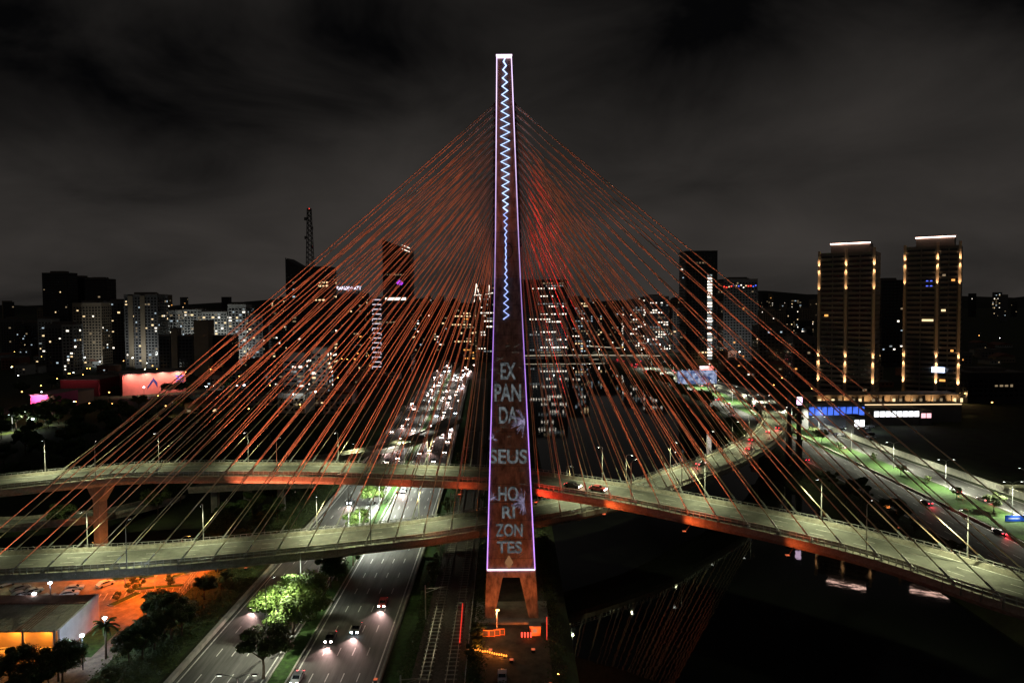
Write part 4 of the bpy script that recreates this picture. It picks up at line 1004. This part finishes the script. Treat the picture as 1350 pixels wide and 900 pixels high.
for px, Y in ((112, 745), (175, 735), (215, 770), (246, 780), (280, 790), (312, 770), (385, 440), (415, 450), (730, 850), (870, 890), (975, 760)):  # lamps added to brighten the facades of distant blocks
    q = P(px, 480, Y); o = thing('distant_lamp', 'added high lamp post brightening the facade of a distant apartment block', 'street lamp', (q.x, Y, 0), 0, 'added lamps before the distant blocks'); o.scale = (1.4, 1.4, 2); link('post', pm, o); link('lamp_head', HM['w'], o); spot(o, (0, 0, 7.6), (0, 14, 18), 22e3 if Y > 600 else 5e3, (.95, .97, .9), 150, .8, .5)
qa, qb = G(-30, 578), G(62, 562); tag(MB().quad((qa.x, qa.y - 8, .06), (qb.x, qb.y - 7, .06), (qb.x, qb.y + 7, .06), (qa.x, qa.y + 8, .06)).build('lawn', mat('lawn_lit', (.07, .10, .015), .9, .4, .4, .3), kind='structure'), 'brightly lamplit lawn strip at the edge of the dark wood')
for px, py in ((8, 572), (30, 567), (52, 562)):
    q = G(px, py); lamp(protoS, (q.x, q.y + 5, 0), -1.57, 'street lamp over the lamplit lawn strip', 'lamps of the lawn strip', 14000, (1, 1, .8))
# ---- distant bridges across the river
def far_bridge(label, py0, py1, Y, arch, n):
    zc = P(750, py1, Y).z; o = thing('road_bridge', label, 'bridge', (0, 0, 0)); pts = []
    for i in range(25): t = i / 24; x = -75 + 265*t; pts.append(Vector((x, Y, max(.5, zc) + arch * math.sin(math.pi*t))))
    nr = normals(pts); MB().sweep(pts, nr, [(-6, -1.4), (-6, .9), (-5.6, .9), (-5.6, 0), (5.6, 0), (5.6, .9), (6, .9), (6, -1.4)]).build('deck', deck_conc, o)
    MB().sweep(pts, nr, [(6.02, .2), (6.2, .2), (6.2, .55), (6.02, .55)]).build('light_line', emit('bridge_line', (1, .86, .62), 1.2), o)
    for i in (6, 11, 16): MB().bx(pts[i].x - 1, pts[i].x + 1, Y - 5, Y + 5, -5, pts[i].z - 1.41).build('pier', concrete, o)
    for i in range(n):
        p = pts[int((i + .5) / n * 24)]; MB().tube([(p.x, Y + 4, p.z), (p.x, Y + 4, p.z + 7)], .12, 5).build('lamp_post', steel, o); q = link('lamp_head', HM['w'], o, loc=(p.x, Y + 4, p.z)); q.scale = (.8, .8, 1)
        if i % 2 == 0: spot(o, (p.x, Y + 2, p.z + 7), (p.x, Y - 1, p.z), 12000, (1, .9, .7), 150, .7)
far_bridge('farther flat road bridge with lamps crossing the river', 463, 466, 985, 7, 9)
far_bridge('nearer low road bridge with lamps crossing the river', 474, 477, 880, 1.5, 9)

# ================================================================ slip roads and viaducts by the near bank
def viaduct(label, ctrl, width, cols, light=None):
    pts = spline(ctrl, 4); nr = normals(pts); o = thing('viaduct', label, 'viaduct'); h = width/2
    MB().sweep(pts, nr, [(-h, -.1), (h, -.1), (h*.9, -1.5), (-h*.9, -1.5)]).build('girder', deck_conc, o)
    MB().sweep(pts, nr, [(-h + .5, -.09), (-h + .5, 0), (h - .5, 0), (h - .5, -.09)]).build('road_surface', deck_road, o)
    for s in (-1, 1): MB().sweep(pts, nr, [(s*h - .15, -.09), (s*h - .15, .9), (s*h + .15, .9), (s*h + .15, -.09)]).build('parapet', deck_conc, o)
    for t in cols:
        i = int(t * (len(pts) - 1)); p = pts[i]
        if p.z > 3: MB().bx(p.x - 1.1, p.x + 1.1, p.y - 1.1, p.y + 1.1, -.3, p.z - 1.51).build('column', concrete, o)
    return o, pts, nr
o, vp, vn = viaduct('curving slip-road viaduct rising beside the busy carriageway', [gp(400, 606, 3), gp(450, 600, 6), gp(510, 589, 8), gp(560, 574, 8), gp(600, 552, 6)], 9, (.3, .62, .85))
lamp(protoS, (vp[6].x, vp[6].y + 5, 0), -1.57, 'street lamp at the foot of the curving slip road', None, 9000)
lamp(protoS, (vp[12].x, vp[12].y + 5, 0), -1.57, 'street lamp midway along the curving slip road', None, 9000)
viaduct('low dark viaduct crossing beneath the upper deck near the flared pier', [(-230, 205, 7), gp(0, 690, 7), gp(60, 685, 7), gp(125, 679, 7), gp(180, 668, 4), gp(230, 655, .3)], 8, (.2, .45))
viaduct('unlit ramp with hammerhead columns under the upper deck', [gp(255, 641, 9), gp(330, 637, 10), gp(415, 634, 10)], 8, (.2, .5, .8))

# ================================================================ cars
def car_proto(name, body, lights, kind):
    t = thing(name, 'x', 'car')
    m = MB(); pr = [(-2.1, .35), (2.1, .35), (2.15, .7), (1.9, .92), (1.05, 1.0), (.45, 1.42), (-1.1, 1.45), (-1.8, 1.0), (-2.15, .9)]
    m.prism(pr, 1, -.86, .86); m.build('body', body, t)
    MB().prism([(.98, 1.03), (.44, 1.38), (-1.06, 1.40), (-1.68, 1.03)], 1, -.885, .885).build('window', glass_d, t)
    MB().quad((1.06, -.7, 1.02), (1.06, .7, 1.02), (.5, .62, 1.42), (.5, -.62, 1.42)).build('windscreen', glass_d, t)
    for x in (-1.3, 1.3):
        for y in (-.8, .8): MB().tube([(x, y - .12, .33), (x, y + .12, .33)], .33, 10).build('wheel', mat('tyre', (.02, .02, .02), .9, .1, 3), t)
    for y in (-.62, .62):
        MB().box((2.16, y, .68), (.1, .44, .3)).build('headlight', E_headw if kind == 'cool' else (E_head if lights else white_p), t)
        MB().box((-2.15, y, .82), (.08, .34, .18)).build('taillight', E_tail if lights else mat('red_lens', (.3, .02, .02), .4, .1, 3), t)
    dup_idx(t); return t
paint = {k: mat('car_' + k, c, .3, .05, 1, 0, .2, .5) for k, c in {'white': (.6, .6, .6), 'silver': (.32, .33, .34), 'black': (.02, .02, .022), 'red': (.35, .03, .03), 'grey': (.12, .12, .13)}.items()}
CARS = {}
def car(colr, x, y, heading, label, group=None, lights=True, z=.03, kind='', glow=None):
    key = (colr, lights, kind)
    if key not in CARS: CARS[key] = t = car_proto('car', paint[colr], lights, kind); t.location = (x, y, z); t.rotation_euler = (0, 0, heading); t['label'] = label
    else: t = dup(CARS[key], (x, y, z), heading, label)
    if group: t['group'] = group
    if glow == 'head': spot(t, (2.3, 0, .75), (14, 0, 0), 5500, (1, .62, .56), 80, .8, .1, 'beam')
    if glow == 'tail': spot(t, (-2.4, 0, .9), (-8, 0, 0), 900, (1, .04, .06), 110, .9, .1, 'tail_glow')
    return t
A_, D_ = -math.pi/2, math.pi/2     # towards the camera / away
def carpx(px, py, colr, hd, label, **k): p = G(px, py, k.get('z', .03)); return car(colr, p.x, p.y, hd, label, **k)
carpx(436, 843, 'black', A_, 'black car with white headlights beside the lamplit median tree', glow='head')
carpx(470, 831, 'black', A_, 'dark car with bluish headlights passing the lamplit median tree', kind='cool', glow='head')
carpx(505, 797, 'red', A_, 'red car in the lane beside the railway barrier', glow='head')
carpx(392, 897, 'silver', A_, 'silver car next to the median kerb', glow='head')
carpx(462, 663, 'grey', A_, 'grey car on the outer carriageway between the decks', kind='cool', glow='head')
carpx(532, 648, 'silver', A_, 'silver car emerging from under the upper deck', glow='head')
carpx(339, 799, 'black', A_, 'dark car half hidden behind the lamplit median tree', glow='head')
gp1 = 'oncoming cars on the busy near-bank road'; n = 0
for i in range(96):
    y = R.uniform(300, 400) if i % 3 == 0 else R.uniform(400, 860); rd = R.choice((LA, LB, LB)); ln = R.randrange(4); x = at_y(rd, y) - 6 + ln*3.9
    car(R.choice(('white', 'silver', 'black', 'grey')), x, y, A_, 'oncoming car with blazing headlights in the busy far traffic', gp1, kind='cool' if R.random() < .2 else '', glow='head' if i % 2 == 0 else None)
gp2 = 'cars driving away on the far bank'
for px, py, lb in ((1222, 664, 'car with red tail lights alone on the wide river-bank carriageway'), (1062, 607, 'car with red tail lights passing behind the two dark masts'), (1318, 703, 'car with red tail lights below the blue road sign')): carpx(px, py, 'grey', D_, lb, glow='tail')
for px, py, lb in ((1110, 591, 'pale car beside the grass strip on the narrower carriageway'), (1260, 649, 'car with red tail lights by the long pale wall'), (1296, 660, 'second car by the long pale wall, beyond the lamp')): carpx(px, py, 'silver', D_, lb, glow='tail')
for i in range(26):
    y = R.uniform(430, 840); rd = R.choice((RA, RB)); x = at_y(rd, y) + R.choice((-5, -1.5, 2, 5)); car(R.choice(('silver', 'black', 'red')), x, y, D_ + .1, 'car with red tail lights on the distant bank road', gp2, glow='tail' if i % 4 == 0 else None)
for d, off, cl, lb in ((92, -2, 'silver', 'silver car with red lights low on the curved ramp'), (130, 2, 'red', 'red car midway round the curved ramp'), (150, -2.5, 'red', 'second red car on the curved ramp near its crest'), (176, 0, 'white', 'white car on the brightly lit top of the ramp'), (190, 2.5, 'black', 'dark car on the brightly lit top of the ramp')):
    p, j = along(lP, lK, 1, d); q = lN[j]; car(cl, p.x + q.x*off, p.y + q.y*off, math.atan2(q.x, -q.y), lb, z=p.z + .03, glow='tail')
p, j = along(uP, uK, 1, 28); q = uN[j]; car('red', p.x + q.x*1.5, p.y + q.y*1.5, math.atan2(q.x, -q.y), 'red car on the upper deck just past the pylon', z=p.z + .03, glow='tail')
p, j = along(uP, uK, 1, 21); q = uN[j]; car('black', p.x + q.x*2, p.y + q.y*2, math.atan2(q.x, -q.y), 'dark car following the red one on the upper deck', z=p.z + .03)

# ================================================================ low hall and yard, lower left
YZ = 136
ha = G(-60, 862); hx1 = G(78, 860).x; hy0 = G(78, 860).y; hy1 = hy0 + 13; hz = 6.2
hall = thing('low_hall', 'low hall with corrugated roof, white gable wall and glowing open front', 'building', (hx1, hy0, 0))
LW = 60
MB().bx(-LW, 0, 2.6, 13, -.2, 4.7).build('wall', w_beige, hall)
MB().bx(.0, .5, -.4, 13.4, -.2, 5.2).prism([(-.4, 5.2), (13.4, 5.2), (13.4, 6.9)], 0, 0, .5).build('gable_wall', mat('gable_white', (.62, .62, .66), .8, .15, .4), hall)
for i in range(20):
    x1 = -i*3.0; MB().prism([(-.8, 4.85), (13.2, 6.35), (13.2, 6.52), (-.8, 5.02)], 0, x1 - 2.93, x1 - .03).build('roof_sheet', mat('roof_pale', (.27, .25, .22), .7, .2, 1, .1) if (i % 5) not in (2,) else rust_roof, hall)
rb = MB()
for i in range(100): x = -.3 - i*.6; rb.prism([(-.8, 5.03), (13.2, 6.53), (13.2, 6.63), (-.8, 5.13)], 0, x - .08, x + .08)
rb.build('roof_ribs', mat('roof_pale', (.27, .25, .22)), hall, 'stuff')
MB().prism([(9.6, 6.2), (13.0, 6.56), (13.0, 6.8), (9.6, 6.44)], 0, -LW, -.2).build('roof_band', rust_roof, hall)
for i in range(9):
    x = -.6 - i*6.6; MB().bx(x - .25, x + .25, -.6, -.1, -.2, 5.2).build('post', concrete, hall)
    MB().tube([(x - 3.3, 1.0, 4.6), (x - 3.3, 1.0, 4.3)], [.15, .32], 8).build('lamp_shade', emit('hall_lamp', (1, .62, .2), 10), hall)
    if i < 5: point(hall, (x - 3.3, .9, 3.8), 1900, (1, .30, .03), .2)
MB().bx(-LW, 0, -.3, 2.6, .0, .06).build('floor', concrete, hall); MB().bx(-LW, -.5, -.45, -.3, 1.0, 1.14).build('rail', steel, hall)
# yard surface
ya, yb = G(0, 830), G(300, 730)
m = MB().quad((-150, 112, .03), (-83, 112, .03), (-83, 200, .03), (-150, 200, .03)); tag(m.build('yard', (lambda m: (wear(m, .6, .25, (1, 1, 1)), m)[1])(mat('yard_paving', (.16, .13, .105), .85, .35, .6, .2)), kind='structure'), 'paved yard glowing orange below the lower deck')
tag(MB().quad((hx1 + 1, hy0 - 2, .05), (hx1 + 8, hy0 - 2, .05), (hx1 + 7, hy0 + 11, .05), (hx1 + 1, hy0 + 11, .05)).build('lawn', grass_m, kind='structure'), 'small lit lawn beside the white gable wall')
sodm = lambda loc, lb, pw, col, hd: lamp(protoN, loc, hd, lb, 'sodium lamps of the yard', pw, col, 150, 9, 1.6)
for px, py, pw in ((240, 752, 46000), (165, 770, 44000), (205, 790, 36000), (130, 762, 20000)):
    p = G(px, py); sodm((p.x, p.y, 0), 'sodium street lamp in the orange yard', pw, (1, .15, .006), R.uniform(0, 6))
for px, py, lb in ((138, 814, 'a'), (108, 837, 'b'), (210, 795, 'c'), (66, 768, 'e'), (45, 782, 'f')):
    p = G(px, py, 7.1); o = thing('yard_floodlight', 'blue-white lamp on a post by the low hall and car park', 'floodlight', (p.x, p.y, 0), 0, 'lamps by the low hall'); link('post', pm, o); h_ = link('lamp_head', HM['f'], o); h_.scale = (.9, .9, 1); point(o, (0, 0, 6.3), 1800, (.72, .86, 1), .3)
for i, (px, py, hd, cl, lb) in enumerate(((139, 772, 1.0, 'white', 'white car parked alone in the orange yard'), (98, 778, .4, 'silver', 'silver car parked by the yard entrance'), (92, 785, .4, 'white', 'white car parked beside the silver one'), (62, 790, .9, 'silver', 'car parked under the blue-white lamp'), (28, 786, .9, 'white', 'white car in the row behind the low hall'), (26, 778, .9, 'grey', 'grey car in the row behind the low hall'), (8, 772, .9, 'silver', 'silver car in the row behind the low hall'), (44, 782, .9, 'silver', 'silver car between the lamp and the white car'))):
    p = G(px, py); car(cl, p.x, p.y, hd, lb, 'parked cars', lights=False)
for i in range(46):
    px = R.uniform(1075, 1150); q = G(px, 556 + (px - 1075)*.10 + R.choice((0, 5, 10, 15))); car(R.choice(('white', 'silver', 'black', 'grey')), q.x, q.y, R.choice((.2, 3.3)), 'car parked on the dark lot before the blue shop front', 'cars on the shop lot', lights=False)
for px, py in ((1085, 566), (1118, 572), (1148, 570)):  # lamps added to light the parked cars
    q = G(px, py); lamp(protoS, (q.x, q.y, 0), 1.57, 'added street lamp lighting cars on the dark lot before the blue shop front', 'added lamps of the shop lot', 4000, (.8, .9, 1))
kb = mat('kerb_pale', (.34, .32, .28), .85, .2, 1)
for px, py, w_, d_, a_ in ((175, 762, 12, 2.2, .2), (205, 775, 14, 2.0, .2), (165, 790, 8, 2.4, 1.2), (240, 757, 9, 2, .9)):
    q = G(px, py); o = thing('kerb_island', 'long kerbed planting island in the orange yard', 'kerb', (q.x, q.y, 0), a_, 'kerbed islands of the yard'); MB().box((0, 0, .1), (w_, d_, .3)).build('kerb', kb, o); MB().box((0, 0, .28), (w_ - .5, d_ - .5, .1)).build('soil', grass_m, o)
    for k_ in range(2): tree('small', q.x + (k_ - .5)*w_*.5*math.cos(a_), q.y + (k_ - .5)*w_*.5*math.sin(a_), R.uniform(.5, .8), 'small tree on a kerbed island in the orange yard', 'trees of the orange yard')
o = thing('bay_marks', 'painted parking bay lines on the orange yard', 'road marking')
for i in range(16):
    q = G(112 + i*9.0, 790 - i*1.2); MB().box((q.x, q.y, .04), (.14, 4.6, .012), .3).build('bay_line', white_p, o)
# yard fence
fo = thing('yard_fence', 'wire fence with posts along the orange yard', 'fence'); fa, fb_ = G(228, 800), G(272, 738)
for i in range(18):
    p = fa.lerp(fb_, i/17); MB().bx(p.x - .06, p.x + .06, p.y - .06, p.y + .06, 0, 2.2).build('post', steel, fo)
for z in (.3, 1.2, 2.1): MB().bar((fa.x, fa.y, z), (fb_.x, fb_.y, z), .05).build('wire', steel, fo)

# ================================================================ yard at the foot of the pylon
tag(MB().quad((-7, 126, .02), (7.5, 126, .02), (7.5, 236, .02), (-7, 236, .02)).build('pylon_yard', mat('dirt_yard', (.065, .055, .042), .95, .4, .5, .2), kind='structure'), 'bare dirt yard around the pylon feet')
p = G(655, 836); o = thing('work_lamp', 'lamp post with a pale glowing head before the pylon feet', 'lamp', (p.x, p.y, 0)); MB().tube([(0, 0, -.2), (0, 0, 5.4)], .11, 6).build('post', white_p, o); MB().box((.2, 0, 5.5), (.7, .4, .2)).build('head', E_sod, o); point(o, (.2, -.5, 5.0), 300, (1, .6, .3), .2)
MB().box((0, 0, .02), (.8, .8, .3)).build('base', concrete, o)
for i, (px, py) in enumerate(((641, 839), (648, 839), (655, 838), (661, 837))):
    p = G(px, py); o = thing('barrier_panel', 'small orange mesh site barrier beside the work lamp', 'barrier', (p.x, p.y, 0), 0, 'site barriers')
    MB().bx(-.75, .75, -.05, .05, .1, .2).bx(-.75, .75, -.05, .05, 1.4, 1.55).bx(-.75, -.65, -.05, .05, 0, 1.55).bx(.65, .75, -.05, .05, 0, 1.55).build('frame', mat('orange_paint', (.6, .22, .06), .7, .1, 3), o); MB().bx(-.64, .64, -.02, .02, .21, 1.39).build('mesh', w_dark, o)
for i in range(4):
    p = G(688 + i*4, 842); o = thing('warning_light', 'red-lit warning post beside the pylon foot', 'light', (p.x, p.y, 0), 0, 'red warning posts'); MB().tube([(0, 0, -.1), (0, 0, .5)], .16, 7).build('base', darksteel, o); MB().tube([(0, 0, .5), (0, 0, 1.5)], .17, 7).build('lens', E_red, o)
p = G(702, 838); o = thing('site_cabin', 'small box cabin by the red warning posts', 'cabin', (p.x + .6, p.y + 1, 0)); MB().bx(-1.2, 1.2, -1, 1, 0, 2.1).build('wall', mat('cabin_wall', (.45, .20, .1), .8, .1, 1), o); MB().bx(-1.35, 1.35, -1.15, 1.15, 2.11, 2.3).build('roof', roofm, o); MB().bx(-.5, .4, -1.06, -1.01, .8, 1.6).build('window', E_dim, o)
o = thing('festoon', 'string of flickering orange bulbs laid across the yard', 'string light'); bp_ = [G(624 + i*3.1, 857 + i*.62 + R.uniform(-.8, .8)) for i in range(15)]
bulb = MB().tube([(0, 0, 0), (0, 0, .2), (0, 0, .42)], [.10, .22, .08], 7).mesh('bulb', emit('bulb_orange', (1, .26, .03), 3))
MB().tube([(p.x, p.y, .12) for p in bp_], .04, 4).build('wire', darksteel, o)
for i, p in enumerate(bp_): link('bulb', bulb, o, loc=(p.x, p.y, .15))
for i in (2, 7, 12): point(o, (bp_[i].x, bp_[i].y, 1.0), 260, (1, .26, .04), .2)
p = G(662, 899); car('silver', p.x, p.y + 1, A_, 'silver car parked at the near edge of the pylon yard', lights=False)
# train taillight streak shaped as a glowing bar; red post on the quay
for px, y0, y1, lb in ((607, 852, 800, 'red train taillight streak shaped as a glowing bar along the railway'), ):
    a, b = G(px - 1, y0), G(px + 3, y1); o = thing('taillight_streak', lb, 'signal'); MB().bar((a.x, a.y, .9), (b.x, b.y, .9), .22).build('lens', emit('red_bar', (1, .05, .03), .8), o)
    for t in (0, .5, 1): q = a.lerp(b, t); MB().bx(q.x - .08, q.x + .08, q.y - .08, q.y + .08, 0, .79).build('post', darksteel, o)
p = G(721, 845); o = thing('signal_post', 'slim red-lit signal post at the water edge', 'signal', (p.x, p.y, -3.6)); MB().tube([(0, 0, 0), (0, 0, 4)], .12, 6).build('post', darksteel, o); MB().tube([(0, 0, 4), (0, 0, 9)], .13, 6).build('lens', emit('red_dim', (1, .07, .04), .9), o)
# railway fence and masts
fo = thing('railway_fence', 'dark railway fence with posts between tracks and yard', 'fence')
for i in range(60):
    y = 110 + i*4; x = -9.3 - (y - 110)*.012; MB().bx(x - .06, x + .06, y - .06, y + .06, -.1, 2.0).build('post', steel, fo)
for z in (.6, 1.3, 1.9): MB().bar((-9.3, 110, z), (-9.3 - 236*.012, 346, z), .05).build('wire', steel, fo)
for i in range(7):
    y = 118 + i*38; x = -20.0 - (y - 110)*.012; o = thing('catenary_mast', 'steel catenary mast beside the railway tracks', 'mast', (x, y, 0), 0, 'catenary masts'); MB().tube([(0, 0, -.2), (0, 0, 8)], .15, 6).build('post', steel, o); MB().bar((0, 0, 7.2), (4.4, 0, 7.5), .12).build('arm', steel, o); MB().bar((0, 0, 6.2), (3, 0, 7.3), .08).build('brace', steel, o)
# two dark masts on the far bank, one with a lit panel
for px, py, y1, lit, lb in ((1040, 612, 521, False, 'plain dark tall mast behind the stays on the far bank'), (1053, 620, 533, True, 'dark tall mast with a small white lit panel on top')):
    p = G(px, py); z1 = P(px, y1, p.y).z; o = thing('mast', lb, 'mast', (p.x, p.y, 0)); MB().tube([(0, 0, -.3), (0, 0, z1*.45), (0, 0, z1*.46), (0, 0, z1)], [1.5, 1.3, .95, .8], 10).build('shaft', w_dark, o)
    MB().tube([(0, 0, z1*.452), (0, 0, z1*.475)], 1.6, 10).build('collar', w_dark, o)
    if lit: MB().box((0, -.2, z1 + 1.6), (2.0, 1.0, 3.2)).build('panel', E_ledw, o)
# blue road sign
p = P(1338, 685, 222); o = thing('road_sign', 'blue overhead road sign with white lines of lettering on posts', 'road sign', (p.x, 222, 0))
MB().bx(-3.2, 3.2, -.1, .1, p.z - 1.5, p.z + 1.5).build('panel', mat('sign_blue', (.02, .10, .55), .5, .05, 1), o)
for x in (-2.4, 2.4): MB().tube([(x, .25, -.3), (x, .25, p.z + 1.3)], .14, 6).build('post', steel, o)
MB().bx(-2.2, 1.6, -.14, -.11, p.z + .35, p.z + .75).bx(-1.2, 2.2, -.14, -.11, p.z - .75, p.z - .4).build('lettering', white_p, o)
MB().box((0, -1.3, p.z + 2.0), (3, .2, .15)).build('light_bar', E_white, o); MB().bar((0, .1, p.z + 1.5), (0, -1.3, p.z + 2), .1).build('bracket', steel, o); spot(o, (0, -1.6, p.z + 1.9), (0, 0, p.z - .3), 500, (.9, .95, 1), 150, .5)
# concrete ramp end by the sign
o = thing('footbridge', 'pale concrete footbridge end beyond the long wall', 'footbridge'); a = P(1318, 640, 255); b = P(1365, 638, 255)
MB().bx(a.x, b.x + 30, 253, 257, a.z - 1.4, a.z - .2).build('deck', deck_conc, o); MB().bx(a.x, b.x + 30, 252.7, 252.95, a.z - .2, a.z + 1).build('parapet', deck_conc, o); MB().bx(a.x + 8, a.x + 9.2, 254, 256, -.2, a.z - 1.41).build('column', concrete, o)
lamp(protoS, (a.x + 4, 248, 0), 1.57, 'street lamp lighting the pale footbridge end', None, 4000)
for t in [t for t in (protoS, protoD, protoH, protoN) if t.name not in used]: bpy.data.objects.remove(t)
